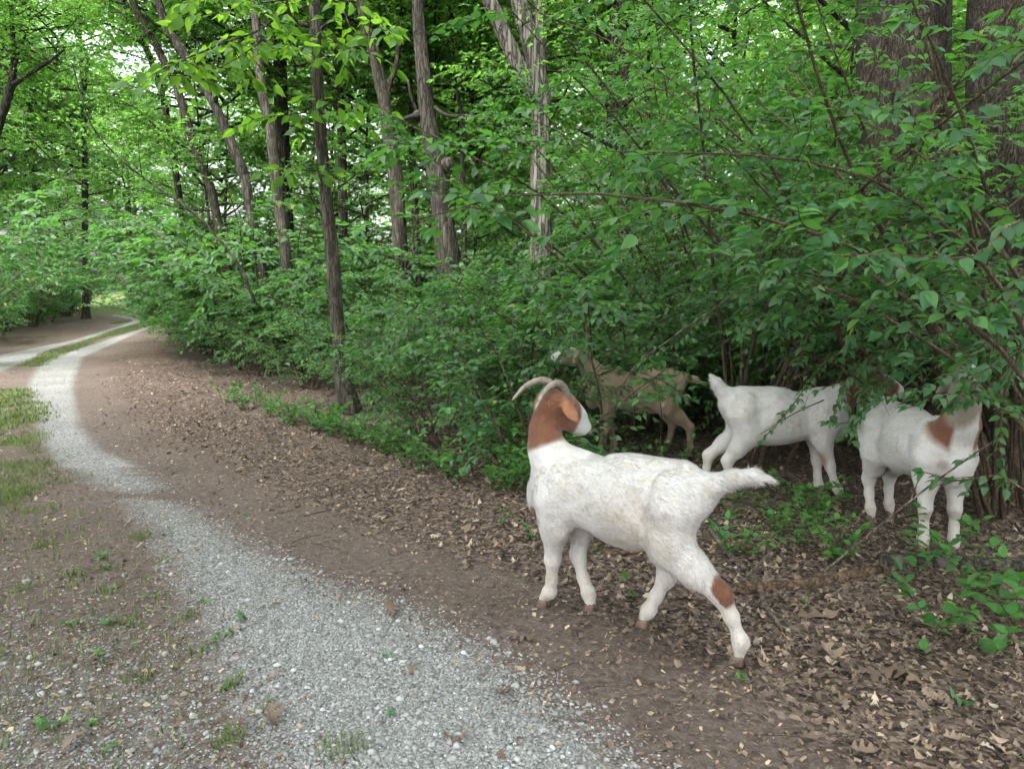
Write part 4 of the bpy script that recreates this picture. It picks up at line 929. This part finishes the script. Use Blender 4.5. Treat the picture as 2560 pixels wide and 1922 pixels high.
            g.add(v, q, t, .5); g.build('hoof', M_HOOF, root)
    return root

def lerp_col(base, *layers):
    c = base
    for col, w in layers: c = c * (1 - w) + np.array(col) * w
    return c
def dirt(V): return np.clip((.30 - V[:, 2]) / .3, 0, 1)[:, None] * .45 + np.clip((.52 - V[:, 2]) / .2, 0, 1)[:, None] * .18

# the horned goat stepping off the track, looking back over its right shoulder
def coat1(V, h):
    c = lerp_col(np.tile(WHITE, (len(V), 1)), (CREAM, dirt(V)), (CREAM, .5 * blob(V, (-.12, .14, .50), (.16, .12, .13), .8)))
    nk = V[:, 2] + .45 * (V[:, 0] - .36) - .785 + .012 * (fbm(V * 30, 2) - .4)
    w = (np.clip(nk / .03, 0, 1) * (V[:, 0] > .26))[:, None]
    c = lerp_col(c, (BROWN, w))
    c = lerp_col(c, (DKBR, .55 * w * np.clip(1 - np.abs(nk - .02)[:, None] / .03, 0, 1) * np.clip((V[:, 1:2] + .01) / .03, 0, 1)))
    rel = V - h['H']; x, y, z = rel @ h['d'], rel @ h['s'], rel @ h['u']; nz = .012 * (fbm(V * 45, 2) - .4)
    blaze = np.clip((.030 + nz - np.abs(y)) / .012, 0, 1) * np.clip((z - .015) / .012, 0, 1) * np.clip((x + .03) / .02, 0, 1)
    muz = np.clip((x - .132 + .25 * z + nz) / .02, 0, 1); ear = np.clip((np.abs(y) - .07) / .02, 0, 1) * np.clip((.12 - x) / .02, 0, 1)
    w2 = (np.maximum(blaze, muz) * (1 - ear) * (np.linalg.norm(rel, axis=1) < .29))[:, None]
    c = lerp_col(c, (WHITE * .98, w2), (np.array([.33, .155, .085]), (ear * w[:, 0] * .6)[:, None]))
    c = lerp_col(c, (BROWN, blob(V, (.435, .02, .44), (.045, .075, .085), .25) * (V[:, 2:3] < .50)), (BROWN * .85, blob(V, (-.462, .075, .305), (.055, .06, .075), .2) * np.clip((-(V[:, 0:1] + .452) * .8 + (V[:, 2:3] - .285) * .6 + .006 + .012 * (fbm(V * 50, 2)[:, None] - .4)) / .006, 0, 1)))
    c = lerp_col(c, (BROWN, blob(V, (.435, .04, .05), (.022, .022, .022), .3)), (BROWN, blob(V, (-.045, -.02, .05), (.022, .022, .022), .3)), (BROWN, blob(V, (-.505, .055, .055), (.018, .02, .018), .3)))
    return c
G1 = build_goat('goat', 'white goat with brown head and curved horns, looking back, stepping off the track', (.503, 3.105), (-.82, .572),
    legs=[([((.33, .085, .54), .085), ((.315, .085, .42), .062), ((.338, .065, .255), .034), ((.352, .05, .15), .023), ((.368, .043, .085), .027), ((.402, .04, .043), .024)], 0),
          ([((.29, -.085, .54), .080), ((.265, -.085, .40), .055), ((.282, -.07, .245), .034), ((.245, -.06, .14), .023), ((.212, -.05, .085), .027), ((.198, -.045, .043), .024)], 0),
          ([((-.25, .085, .60), .115), ((-.24, .095, .46), .090), ((-.34, .085, .37), .062), ((-.455, .07, .285), .040), ((-.495, .06, .20), .026), ((-.535, .05, .10), .027), ((-.525, .048, .043), .024)], 1),
          ([((-.22, -.085, .60), .110), ((-.16, -.095, .46), .080), ((-.165, -.08, .34), .050), ((-.165, -.065, .24), .038), ((-.125, -.05, .15), .025), ((-.098, -.04, .085), .027), ((-.075, -.035, .043), .024)], 1)],
    neck=[((.36, 0, .65), .115), ((.418, 0, .76), .076), ((.435, .0, .85), .053), ((.428, -.005, .93), .050)], head_p=(.404, -.034, .962), head_d=(-.32, -.84, -.44), hs=1.08,
    horns=[[(.030, .024, .046), (-.01, .036, .078), (-.065, .056, .078), (-.115, .078, .028), (-.142, .095, -.050)], [(.030, -.024, .046), (-.01, -.032, .078), (-.060, -.042, .076), (-.104, -.048, .018), (-.115, -.048, -.065)]],
    tail=[((-.30, 0, .69), .050), ((-.38, 0, .705), .036), ((-.46, 0, .745), .032), ((-.54, 0, .768), .026), ((-.61, .005, .765), .010)], coat=coat1, res=.0075, fur=60000, ears=(.75, 1), fur_len=.020)

def stand(fx=.0, rx=.0, st=.07, fb=0.0, rb_=0.0):
    """legs of a goat standing or ambling: fx/fb set the two fore hooves, rx/rb_ the two hind hooves"""
    out = []
    for sg, f, r in ((1, fx, rx), (-1, fb, rb_)):
        out.append(([((.32, sg * .085, .54), .085), ((.30, sg * .085, .42), .058), ((.305 + f * .45, sg * st, .25), .034), ((.305 + f * .75, sg * st, .14), .023), ((.31 + f * .95, sg * st, .08), .027), ((.322 + f, sg * st, .043), .024)], 0))
        out.append(([((-.25, sg * .085, .60), .112), ((-.21, sg * .095, .46), .085), ((-.28 + r * .4, sg * .085, .36), .055), ((-.355 + r * .7, sg * st, .27), .039), ((-.35 + r * .85, sg * st, .17), .025), ((-.335 + r * .97, sg * st, .085), .027), ((-.318 + r, sg * st, .043), .024)], 1))
    return out
def face(V, h, c, base, blz=True):
    rel = V - h['H']; x, y, z = rel @ h['d'], rel @ h['s'], rel @ h['u']; near = (np.linalg.norm(rel, axis=1) < .29)
    w = np.clip((.034 - np.abs(y)) / .012, 0, 1) * np.clip((z - .01) / .012, 0, 1) * np.clip((x + .04) / .02, 0, 1)
    w = np.maximum(w, np.clip((x - .13) / .02, 0, 1)) * near * (np.abs(y) < .075)
    hd = (np.clip((x + .07) / .03, 0, 1) * near)[:, None]
    c = lerp_col(c, (base, hd)); return lerp_col(c, (WHITE, w[:, None])) if blz else c
def coat2(V, h):
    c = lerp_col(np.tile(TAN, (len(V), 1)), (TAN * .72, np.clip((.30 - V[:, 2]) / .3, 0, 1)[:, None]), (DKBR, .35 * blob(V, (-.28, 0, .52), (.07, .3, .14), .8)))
    return face(V, h, c, TAN * .85)
g2 = gpt(1600, 1135)
build_goat('goat', 'tan goat with dark horns standing behind twigs, its back to the deep thicket', tuple(g2), (-1, .06), stand(.05, -.10, .075, -.08, .08),
    neck=[((.36, 0, .66), .115), ((.45, 0, .76), .085), ((.52, .0, .84), .066), ((.56, 0, .88), .060)], head_p=(.585, 0, .885), head_d=(.93, .12, .10),
    horns=[[(.0, .022, .05), (-.03, .035, .09), (-.085, .055, .085), (-.135, .075, .02)], [(.0, -.022, .05), (-.03, -.03, .09), (-.085, -.045, .085), (-.135, -.055, .02)]],
    tail=[((-.30, 0, .69), .045), ((-.38, 0, .70), .035), ((-.47, .01, .685), .028), ((-.53, .02, .66), .015)], coat=coat2, res=.011, fur=10000, horn_col=.15)
def coat3(V, h):
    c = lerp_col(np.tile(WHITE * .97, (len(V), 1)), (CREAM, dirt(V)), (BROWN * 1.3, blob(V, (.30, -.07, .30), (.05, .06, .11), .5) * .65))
    nk = np.clip((V[:, 0] - .43 + .25 * (V[:, 2] - .7)) / .02, 0, 1)[:, None]
    c = lerp_col(c, (BROWN * .6, nk * (V[:, 2:3] > .45))); return face(V, h, c, BROWN * .8)
g3 = gpt(1930, 1240)
build_goat('goat', 'white goat with raised tail, its brown neck and head hidden in leaves', tuple(g3), (.985, -.10), stand(.03, -.12, .075, .12, .03),
    neck=[((.36, 0, .66), .12), ((.47, 0, .74), .085), ((.57, .0, .79), .066), ((.63, 0, .82), .060)], head_p=(.66, 0, .82), head_d=(.9, .1, -.30),
    horns=[[(.0, .022, .05), (-.03, .035, .085), (-.08, .05, .08), (-.12, .06, .03)], [(.0, -.022, .05), (-.03, -.03, .085), (-.08, -.045, .08), (-.12, -.055, .03)]],
    tail=[((-.30, 0, .69), .045), ((-.36, 0, .74), .042), ((-.41, 0, .80), .038), ((-.455, .0, .86), .018)], coat=coat3, res=.010, fur=22000, horn_col=.3, scale=1.02)
def coat4(V, h):
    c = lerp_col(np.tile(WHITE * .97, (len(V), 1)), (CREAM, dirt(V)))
    nk = (np.clip((V[:, 2] - .66 + .6 * (V[:, 0] - .36)) / .05, 0, 1) * (V[:, 0] > .25))[:, None]
    side = np.clip((np.abs(V[:, 1:2] + .015) - .050) / .015, 0, 1)
    c = lerp_col(c, (DKBR * 1.5, nk * side), (BROWN, blob(V, (.43, 0, .54), (.05, .10, .05), .4) * .8), (BROWN * .8, blob(V, (.33, .10, .68), (.04, .06, .045), .3)))
    c = lerp_col(c, (CREAM * .6, .6 * blob(V, (.33, .07, .22), (.05, .04, .03), .3)), (CREAM * .6, .6 * blob(V, (.33, -.07, .22), (.05, .04, .03), .3)))
    return face(V, h, c, CREAM * .55)
g4 = np.array([2.43, 4.36])
build_goat('goat', 'white goat with raised brown-sided neck, reaching its head up into the leaves', tuple(g4), (.05, -1.0), stand(.02, .0, .085, .0, .08),
    neck=[((.36, 0, .64), .12), ((.42, 0, .76), .088), ((.44, .0, .88), .070), ((.445, 0, .97), .062)], head_p=(.455, 0, .99), head_d=(.70, -.50, .50),
    horns=[[(.0, .022, .05), (-.04, .035, .07), (-.09, .05, .05), (-.12, .06, -.01)], [(.0, -.022, .05), (-.04, -.03, .07), (-.09, -.045, .05), (-.12, -.055, -.01)]],
    tail=[((-.30, 0, .69), .045), ((-.36, 0, .73), .042), ((-.41, 0, .78), .034), ((-.44, .0, .83), .018)], coat=coat4, res=.010, fur=22000, horn_col=.3, ears=(-.2, 1))

# ------------------------------------------------------------------ the forest floor
rl = np.random.default_rng(61)
OAK = np.array([(0, .03), (.08, .06), (.16, .20), (.24, .22), (.27, .10), (.36, .11), (.44, .29), (.54, .30), (.56, .13), (.66, .13), (.75, .24), (.83, .21), (.84, .10), (.93, .08), (1.0, 0)])
OVAL = np.array([(0, .02), (.12, .12), (.28, .21), (.45, .25), (.62, .22), (.80, .13), (.92, .05), (1.0, 0)])
def dead_leaf_proto(rng, outline):
    n = len(outline); mid = np.stack([outline[:, 0], np.zeros(n)], 1); asy = rng.uniform(.75, 1.2)
    cu, cv, tw = rng.uniform(-.6, 1.3), rng.uniform(.2, 1.8) * rng.choice([1, 1, -1]), rng.normal(0, .5)
    def bend(p):
        x, y = p[:, 0] - .5, p[:, 1]; z = cu * x * x + cv * y * y * 2.2 + tw * x * y + .05 * np.sin(9 * x + cu * 5) * np.abs(y) * 3; return np.stack([x, y, z - cu * .08], 1)
    up = outline * [1, asy]; dn = outline * [1, -1 / asy * .9]
    V = np.vstack([bend(mid), bend(up), bend(dn)]); f = []
    for i in range(n - 1):
        f += [(i, i + 1, n + i + 1), (i, n + i + 1, n + i), (i, 2 * n + i, 2 * n + i + 1), (i, 2 * n + i + 1, i + 1)]
    V[:, 2] -= np.percentile(V[:, 2], 20); return V, np.array(f)
DL = [dead_leaf_proto(rl, OAK if k < 8 else OVAL) for k in range(12)]
def litter_w(P):
    g, v, l = zlook(P); return np.clip(l - g * .9 - v * .5, 0, 1) ** 1.3 * (.35 + .9 * n2(P[:, 0], P[:, 1], 1.6, 8.0))
def batch(protos, P, size, tint, lift, tilt, rng, mat, name):
    vv, ff, aa, n = [], [], [], 0; kind = rng.integers(0, len(protos), len(P)); hz = ground_h(P[:, 0], P[:, 1])
    for k, (v, f) in enumerate(protos):
        ix = np.where(kind == k)[0]; m = len(ix)
        if not m: continue
        a = rng.uniform(0, 6.28, m); tx, ty = rng.normal(0, tilt, m), rng.normal(0, tilt, m); s = size[ix][:, None]
        x, y, z = v[:, 0][None] * s, v[:, 1][None] * s, v[:, 2][None] * s; z = z + x * tx[:, None] + y * ty[:, None]
        c, sn = np.cos(a)[:, None], np.sin(a)[:, None]
        V = np.stack([x * c - y * sn + P[ix, 0][:, None], x * sn + y * c + P[ix, 1][:, None], z + (hz[ix] + lift[ix])[:, None]], -1)
        vv.append(V.reshape(-1, 3)); ff.append((f[None] + (np.arange(m) * len(v))[:, None, None]).reshape(-1, 3) + n); aa.append(np.repeat(tint[ix], len(v))); n += m * len(v)
    return mesh_obj(name, np.concatenate(vv), np.concatenate(ff), mat, None, False, {'tint': np.concatenate(aa)})
PL = scatter(25000, -12, 9, 1.7, 15, lambda P: litter_w(P) * np.clip(.35 + P[:, 1] / 6, 0, 1), rl); m = len(PL)
o = batch(DL, PL, rl.uniform(.018, .062, m), np.clip(rl.normal(.50, .27, m), 0, 1), rl.uniform(.002, .022, m), .32, rl, M_DEAD, 'leaf_litter')
stuff(o, 'brown leaf litter carpeting the ground under the thicket', 'litter')
FLAKE = [(np.array([[-.5, -.18, 0], [.5, -.12, .05], [.42, .2, 0], [-.45, .15, .08]]) * [1, k, 1], np.array([[0, 1, 2], [0, 2, 3]])) for k in (.4, .8, 1.4, 2.2)]
PC = scatter(44000, -8, 6, 1.7, 9, lambda P: np.clip(1 - zlook(P)[0] * 1.15, 0.04, 1) * (.3 + .9 * n2(P[:, 0], P[:, 1], 2.5, 3.0)), rl); m = len(PC)
o = batch(FLAKE, PC, rl.uniform(.008, .026, m), np.clip(rl.normal(.52, .26, m), 0, 1), rl.uniform(.002, .008, m), .3, rl, M_CHIP, 'wood_chips')
stuff(o, 'small wood chips and leaf crumbs strewn over the dirt verge', 'debris')

# grass of the verge and of the strip between the wheel tracks
def grass(P, h, tint, name, label):
    m = len(P); a = rl.uniform(0, 6.28, m); dx, dy = np.cos(a), np.sin(a); lean = rl.uniform(.15, .9, m); w = .0016 + .0012 * rl.random(m); z = ground_h(P[:, 0], P[:, 1]) * (P[:, 1] < 20)
    b = np.stack([P[:, 0], P[:, 1], z], 1); sd = np.stack([-dy, dx, 0 * dx], 1) * w[:, None]; sc = np.where(P[:, 1] > 8, 2.2, 1)[:, None]; sd = sd * sc
    mid = b + np.stack([dx * lean * h * .35, dy * lean * h * .35, h * .6], 1); tip = b + np.stack([dx * lean * h, dy * lean * h, h * (1 - .35 * lean)], 1)
    V = np.stack([b - sd, b + sd, mid - sd * .8, mid + sd * .8, tip], 1).reshape(-1, 3); f = np.array([[0, 1, 3], [0, 3, 2], [2, 3, 4]])
    o = mesh_obj(name, V, (f[None] + (np.arange(m) * 5)[:, None, None]).reshape(-1, 3), M_GRASS, None, False, {'tint': np.repeat(tint, 5)}); stuff(o, label, 'grass')
PGr = scatter(32000, -30, 2, 1.7, 34, lambda P: np.clip(zlook(P)[1] * 1.3 - .15, 0, 1) * (.2 + 1.0 * n2(P[:, 0], P[:, 1], 2.2, 5.0)) * np.where(zlook(P)[1] < .3, .35, 1), rl); m = len(PGr)
grass(PGr, rl.uniform(.018, .062, m), np.clip(rl.normal(.55, .25, m), 0, 1), 'grass', 'short green grass growing on the verge and between the tracks')

# single fallen leaves, the ones that show largest
DLm = []
for k, (v, f) in enumerate(DL): DLm.append(mesh_obj('fallen_leaf', v, f, M_DEAD1, None, False, {'tint': np.full(len(v), .1 + .04 * k)}, False))
P1 = scatter(230, -2.2, 3.2, 1.9, 5.2, lambda P: np.clip(litter_w(P) * 1.3 + .03, 0, 1) * (P[:, 0] > -.9), rl)
for x, y in P1:
    inleaf = litter_w(np.array([[x, y]]))[0] > .25
    o = inst('fallen_leaf', DLm[rl.integers(0, 12)], None, (x, y, gh(x, y) + rl.uniform(.008, .022)), (rl.normal(0, .2), rl.normal(0, .2), rl.uniform(0, 6.28)), rl.uniform(.045, .09))
    if inleaf: tag(o, 'curled brown dead leaf lying on top of the leaf litter', 'leaf', 'single leaves on the litter')
    else: tag(o, 'brown dead leaf lying loose on the bare dirt or gravel', 'leaf', 'single leaves on bare ground')
for (u, v, sz, k, lab) in ((980, 1535, .13, 0, 'long curled brown leaf at the gravel edge'), (1135, 1855, .09, 1, 'reddish brown leaf lying on pale gravel'), (1260, 1742, .09, 2, 'tan lobed leaf lying on the gravel near the dirt'), (690, 1520, .08, 3, 'crumpled brown leaf clump on the gravel'), (1305, 1605, .11, 4, 'crumpled tan leaf on dirt below the horned goat'), (600, 1178, .14, 5, 'bright orange-tan leaf in the litter by the slim tree'), (190, 1865, .10, 8, 'pale tan leaf on the stony verge'), (680, 1800, .12, 2, 'dark brown leaf between gravel and grass tufts'), (2040, 1545, .20, 3, 'large pale oak leaf beside the curved stick'), (2260, 1700, .18, 4, 'large grey-brown oak leaf in the litter'), (2180, 1690, .17, 0, 'large mauve-brown oak leaf in the litter'), (2085, 1650, .15, 2, 'broad tan oak leaf near the end of the stick')):
    p = gpt(u, v); o = inst('fallen_leaf', DLm[k], None, (p[0], p[1], gh(*p) + .018), (rl.normal(0, .15), rl.normal(0, .15), rl.uniform(0, 6.28)), sz); tag(o, lab, 'leaf')
M_GL = leaf_material("green_fallen_leaf", (.03, .09, .03), (.05, .14, .05), (.09, .18, .07), (.1, .25, .05), .2)
gl_me = [mesh_obj('fallen_leaf', v, f, M_GL, None, False, {'tint': np.full(len(v), .4)}, False) for v, f in DL[:4]]
for (u, v, sz, lab) in ((605, 1552, .075, 'green oval leaf lying on the gravel by the grass tufts'), (968, 1648, .06, 'green lobed leaf lying on the gravel'), (975, 1793, .055, 'dark green leaf on the gravel near a reddish one'), (2405, 1762, .10, 'bluish green oak leaf fallen on the litter'), (615, 1288, .07, 'green leaf lying on the dirt above the gravel')):
    p = gpt(u, v); o = inst('fallen_leaf', gl_me[rl.integers(0, 4)], None, (p[0], p[1], gh(*p) + .016), (0, 0, rl.uniform(0, 6.28)), sz); tag(o, lab, 'leaf')
# larger loose stones
RM = []
for k, (v, f) in enumerate(ROCKS[:6]): RM.append(mesh_obj('stone', v, f, M_STONE, None, False, {'tint': np.full(len(v), .65 + .05 * k)}, False))
for u, v, sz, lab in [(68, 1455, .028, 'largest pale stone on the stony verge'), (728, 1400, .022, 'pale stone at the edge of the bare dirt')]:
    p = gpt(u, v); tag(inst('stone', RM[1], None, (p[0], p[1], gh(*p) + .008), (0, 0, 1), sz), lab, 'stone')
P3 = scatter(70, -2.2, .9, 1.8, 4.0, lambda P: np.clip(zlook(P)[0], 0, 1), rl)
for x, y in P3: tag(inst('stone', RM[rl.integers(0, 6)], None, (x, y, gh(x, y) + .005), (rl.uniform(-.3, .3), rl.uniform(-.3, .3), rl.uniform(0, 6.28)), rl.uniform(.011, .019)), 'larger limestone piece lying loose among the gravel', 'stone', 'larger stones in the gravel')

# sticks and logs
def stick(name, label, pts, r0, r1, mat=M_STICK, lift=None, sides=7, forks=(), cat='stick', group=None):
    P = []
    for q in pts:
        if len(q) == 2: p = gpt(*q); P.append((p[0], p[1], gh(*p) + (lift if lift is not None else r0 * .8)))
        else: P.append(tuple(at(q[0], q[1], q[2])))
    P = np.array(P); base = P[0].copy(); S = smooth_poly(P - base, 22); n = len(S); S[1:-1] += rl.normal(0, min(r0 * .16, .0016), (n - 2, 3))
    root = empty(name, base); tag(root, label, cat, group); g = Geo(); g.tube(S, np.linspace(r0, r1, n), sides, True, .5, bark_rough(.12, 3, rl.uniform(0, 50))); g.build('shaft', mat, root)
    for i, dv, ln in forks:
        t = wander(S[i], dv, ln, 7, rl, (0, 0, -.2), .08); gg = Geo(); gg.tube(t, np.linspace(r1 * .9, r1 * .4, 7), 5, True); gg.build('side_twig', mat, root)
    return root
stick('fallen_branch', 'curved grey branch lying beside the horned goat\'s hind leg', [(1775, 1330), (1830, 1395), (1885, 1455), (1915, 1520), (1958, 1580)], .016, .011, forks=[(9, (.5, .1, .3), .12), (14, (.4, -.2, .2), .15)])
stick('fallen_log', 'rotting brown log half sunk in the leaf litter', [(1825, 1480), (1930, 1472), (2040, 1458), (2130, 1440), (2200, 1425)], .032, .022, M_LOG, .012, 14, cat='log')
stick('fallen_log', 'dark log lying in front of the goat with raised neck', [(2200, 1408), (2330, 1412), (2460, 1418), (2600, 1425)], .050, .040, M_DARK, .012, 14, cat='log')
stick('fallen_branch', 'thin dark branch lying behind the horned goat\'s fore hooves', [(1445, 1538), (1530, 1540), (1640, 1560), (1760, 1563), (1830, 1556)], .0065, .004)
stick('fallen_branch', 'thin grey branch lying right of the hock patch', [(1840, 1505), (1920, 1520), (2020, 1545), (2110, 1562)], .007, .004, forks=[(8, (.3, .3, .3), .10)])
stick('fallen_branch', 'dark broken branch lying behind under the horned goat\'s belly', [(1500, 1385), (1560, 1388), (1640, 1378)], .012, .016, M_LOG)
stick('fallen_stick', 'pale stub of stick by the horned goat\'s hind hoof', [(1856, 1655), (1870, 1670), (1884, 1688)], .008, .007)
stick('fallen_stick', 'brown stick lying on the dirt below the hind hoof', [(1905, 1695), (1930, 1715), (1960, 1745)], .007, .005)
stick('fallen_stick', 'short pale stick sticking up from litter behind the curved branch', [(2232, 1425), (2245, 1438), (2262, 1453)], .011, .009)
stick('fallen_stick', 'pale forked stick on the litter left of the horned goat', [(660, 1160), (690, 1168), (705, 1180)], .010, .007)
stick('fallen_stick', 'thin tan stick on the litter behind the horned goat\'s chest', [(1030, 1260), (1060, 1252), (1085, 1243)], .007, .005)
stick('fallen_stick', 'small dark stick on the dirt by the gravel edge', [(1155, 1558), (1180, 1562), (1210, 1566)], .004, .003)
for k in range(26):
    u, v = (rl.uniform(1250, 2560), rl.uniform(1560, 1910)) if k < 16 else (rl.uniform(700, 1300), rl.uniform(1180, 1400)); a = rl.uniform(-.9, .9); ln = rl.uniform(25, 80)
    stick('fallen_twig', 'thin dry twig lying on the litter or dirt', [(u, v), (u + ln * math.cos(a), v + ln * .4 * math.sin(a)), (u + 2 * ln * math.cos(a + .1), v + .8 * ln * math.sin(a + .1))], .0035, .002, sides=5, group='dry twigs on the forest floor', cat='twig')
stick('bare_branch', 'pale leaning bare stem rising over the tan goat', [(1545, 985, 5.6), (1590, 915, 5.4), (1700, 830, 5.1), (1830, 740, 4.9), (1990, 612, 4.7)], .007, .004, M_STICK, cat='branch', forks=[(6, (.3, .1, .5), .25), (13, (-.2, .1, .5), .2)])
stick('bare_branch', 'pale thin stem slanting in front of the goat with raised neck', [(2060, 1425), (2160, 1345, 3.75), (2290, 1240, 3.6), (2440, 1132, 3.5), (2520, 1085, 3.45)], .006, .004, M_STICK, .0, cat='branch', forks=[(10, (.1, 0, .5), .14)])
stick('bare_branch', 'dark long branch slanting down across the upper leaves', [(1440, 320, 8.4), (1560, 385, 8.3), (1650, 450, 8.2), (1720, 530, 8.1), (1800, 620, 8.0)], .022, .016, M_DARK, cat='branch', forks=[(5, (-.4, 0, .3), .5)])
stick('bare_branch', 'dark branch arching left over the track from the thicket', [(640, 760, 10.2), (590, 650, 10.2), (501, 548, 10.2), (440, 500, 10.2), (379, 459, 10.2), (303, 400, 10.1), (228, 312, 10.0), (181, 160, 9.9)], .022, .007, M_DARK, cat='branch', forks=[(10, (-.8, 0, .1), .9), (13, (-.1, 0, .9), .7), (16, (-.5, 0, -.1), .7)])
stick('bare_branch', 'upright grey sapling stem in front of the tan goat\'s shoulder', [(1512, 1200, 5.9), (1500, 1000, 5.9), (1470, 850, 5.9), (1455, 700, 5.9)], .012, .007, M_STEM, cat='branch')
stick('bare_branch', 'brown stem crossing behind the goat with raised neck', [(2485, 1130, 3.9), (2510, 1010, 3.9), (2525, 880, 3.9), (2540, 760, 3.9)], .009, .006, M_STEM, cat='branch', forks=[(8, (-.4, 0, .3), .25), (12, (.4, 0, .3), .25)])
for k, (u, v, d, u2, v2) in enumerate(((1725, 1010, 5.0, 1600, 930), (2060, 1000, 4.9, 1900, 1085), (1650, 1130, 5.9, 1640, 950), (1780, 880, 5.6, 1990, 750), (2160, 960, 4.6, 2000, 880), (1585, 1080, 5.9, 1570, 930), (1300, 870, 6.2, 1460, 980), (1330, 930, 6.2, 1450, 1050), (2440, 870, 3.9, 2260, 900))):
    stick('bare_twig', 'thin bare twig among the goats under the shrubs', [(u, v, d), ((u + u2) / 2 + 8, (v + v2) / 2 - 10, d), (u2, v2, d + .1)], .0045, .0025, M_STEM, cat='twig', group='bare twigs around the goats', forks=[(8, (.2, 0, .3), .12)])

# seedlings and low plants, each leaf a part
def seedling(name, label, x, y, h, n, leaf, seed, group=None, spread=.5, mat=M_LOW, tint=.5, gap=.62, cat='plant'):
    r = np.random.default_rng(seed); base = np.array([x, y, gh(x, y)]); root = empty(name, base); tag(root, label, cat, group)
    g = Geo(); lv = Leaves(); first = True
    for k in range(n):
        a = r.uniform(0, 6.28); g = Geo()
        st = wander((0, 0, -.01), (math.cos(a) * spread, math.sin(a) * spread, 1), h * r.uniform(.7, 1.2), 6, r, (math.cos(a) * .8, math.sin(a) * .8, -.9), .06)
        g.tube(st, np.linspace(.003, .0015, 6), 4, False); g.build('stem', M_STEM, root)
        lv.twig(st, leaf, r, gap, True, .3, tint, .16, .25, 1.0, .25)
    L = lv.get(); L['p'][:, 2] = np.maximum(L['p'][:, 2], .012); place_leaves(L, np.arange(len(L['s'])), mat, root, base)
    return root
sid = 700
for (u, v, h, n, lf, lab) in ((2330, 1590, .34, 5, .075, 'bright green broad-leaved seedling at the litter edge, its leaves drooping low'), (2450, 1500, .38, 5, .075, 'broad-leaved seedling growing behind another by the dark log'), (2480, 1640, .22, 3, .07, 'small seedling with pointed leaves right of the drooping one'), (2540, 1560, .36, 5, .07, 'leafy seedling beside the goat log, partly cut off by the frame'),
        (1830, 1385, .26, 3, .065, 'dark green seedling beside the curved grey branch'), (2105, 1400, .24, 4, .06, 'seedling with lobed bluish leaves behind the rotting log'), (2290, 1440, .42, 3, .065, 'upright seedling in front of the white goat\'s hind legs'), (2045, 1540, .08, 1, .03, 'tiny seedling in litter right of the hock'), (1850, 1700, .08, 1, .03, 'tiny seedling on the dirt below the hind hoof'), (2315, 1650, .07, 1, .05, 'low two-leaved seedling in deep litter'),
        (1590, 1500, .16, 1, .07, 'single green sprig between the horned goat\'s legs'), (1490, 1380, .10, 2, .045, 'low sprig under the horned goat\'s belly'), (965, 1130, .16, 3, .06, 'small leafy seedling in the litter before the thicket'), (1120, 1195, .22, 4, .06, 'spreading seedling left of the horned goat'), (1255, 1310, .12, 2, .04, 'low sprig beside the horned goat\'s fore leg'), (1330, 1350, .12, 3, .035, 'tiny sprigs behind the horned goat\'s fore leg'), (1010, 1160, .10, 2, .05, 'low seedling with two leaf pairs before the thicket')):
    p = gpt(u, v); sid += 1; seedling('seedling', lab, p[0], p[1], h, n, lf, sid)
for k in range(30):                                                    # the low growth in front of the white goat
    u, v = rl.uniform(1790, 2150), rl.uniform(1235, 1400); p = gpt(u, v); sid += 1
    seedling('seedling', 'low light green sprig in the patch before the white goat with raised tail', p[0], p[1], rl.uniform(.12, .28), 2, rl.uniform(.04, .06), sid, 'low sprigs before the white goat', tint=.6)
for k in range(36):                                                    # leafy growth behind the horned goat's head
    u, v = rl.uniform(1230, 1420), rl.uniform(1100, 1240); p = gpt(u, v); sid += 1
    if abs(u - 1400) < 1000: seedling('seedling', 'bright leafy sprig in the patch behind the horned goat\'s chest', p[0], p[1], rl.uniform(.2, .45), 3, rl.uniform(.05, .065), sid, 'leafy sprigs behind the horned goat', tint=.6)
for k in range(52):
    t = rl.random(); u, v = 560 + 640 * t, 985 + 215 * t + rl.uniform(-6, 26); p = gpt(u, v); sid += 1
    seedling('seedling', 'leafy sprig at the foot of the thicket beside the litter', p[0], p[1], rl.uniform(.15, .40), 3, rl.uniform(.05, .07), sid, 'sprigs along the foot of the thicket', tint=.5)
for k in range(22):
    u, v = rl.uniform(1440, 1760), rl.uniform(1060, 1180); p = gpt(u, v); sid += 1
    seedling('seedling', 'small sprig at the feet of the tan goat', p[0], p[1], rl.uniform(.12, .3), 2, rl.uniform(.05, .065), sid, 'sprigs around the tan goat', tint=.55)
for k in range(12):
    u, v = rl.uniform(100, 640), rl.uniform(1380, 1900); p = gpt(u, v); sid += 1
    seedling('weed', 'tiny green weed growing in the stony verge', p[0], p[1], rl.uniform(.03, .06), 2, rl.uniform(.02, .035), sid, 'weeds in the stony verge', spread=1.0, tint=.6)
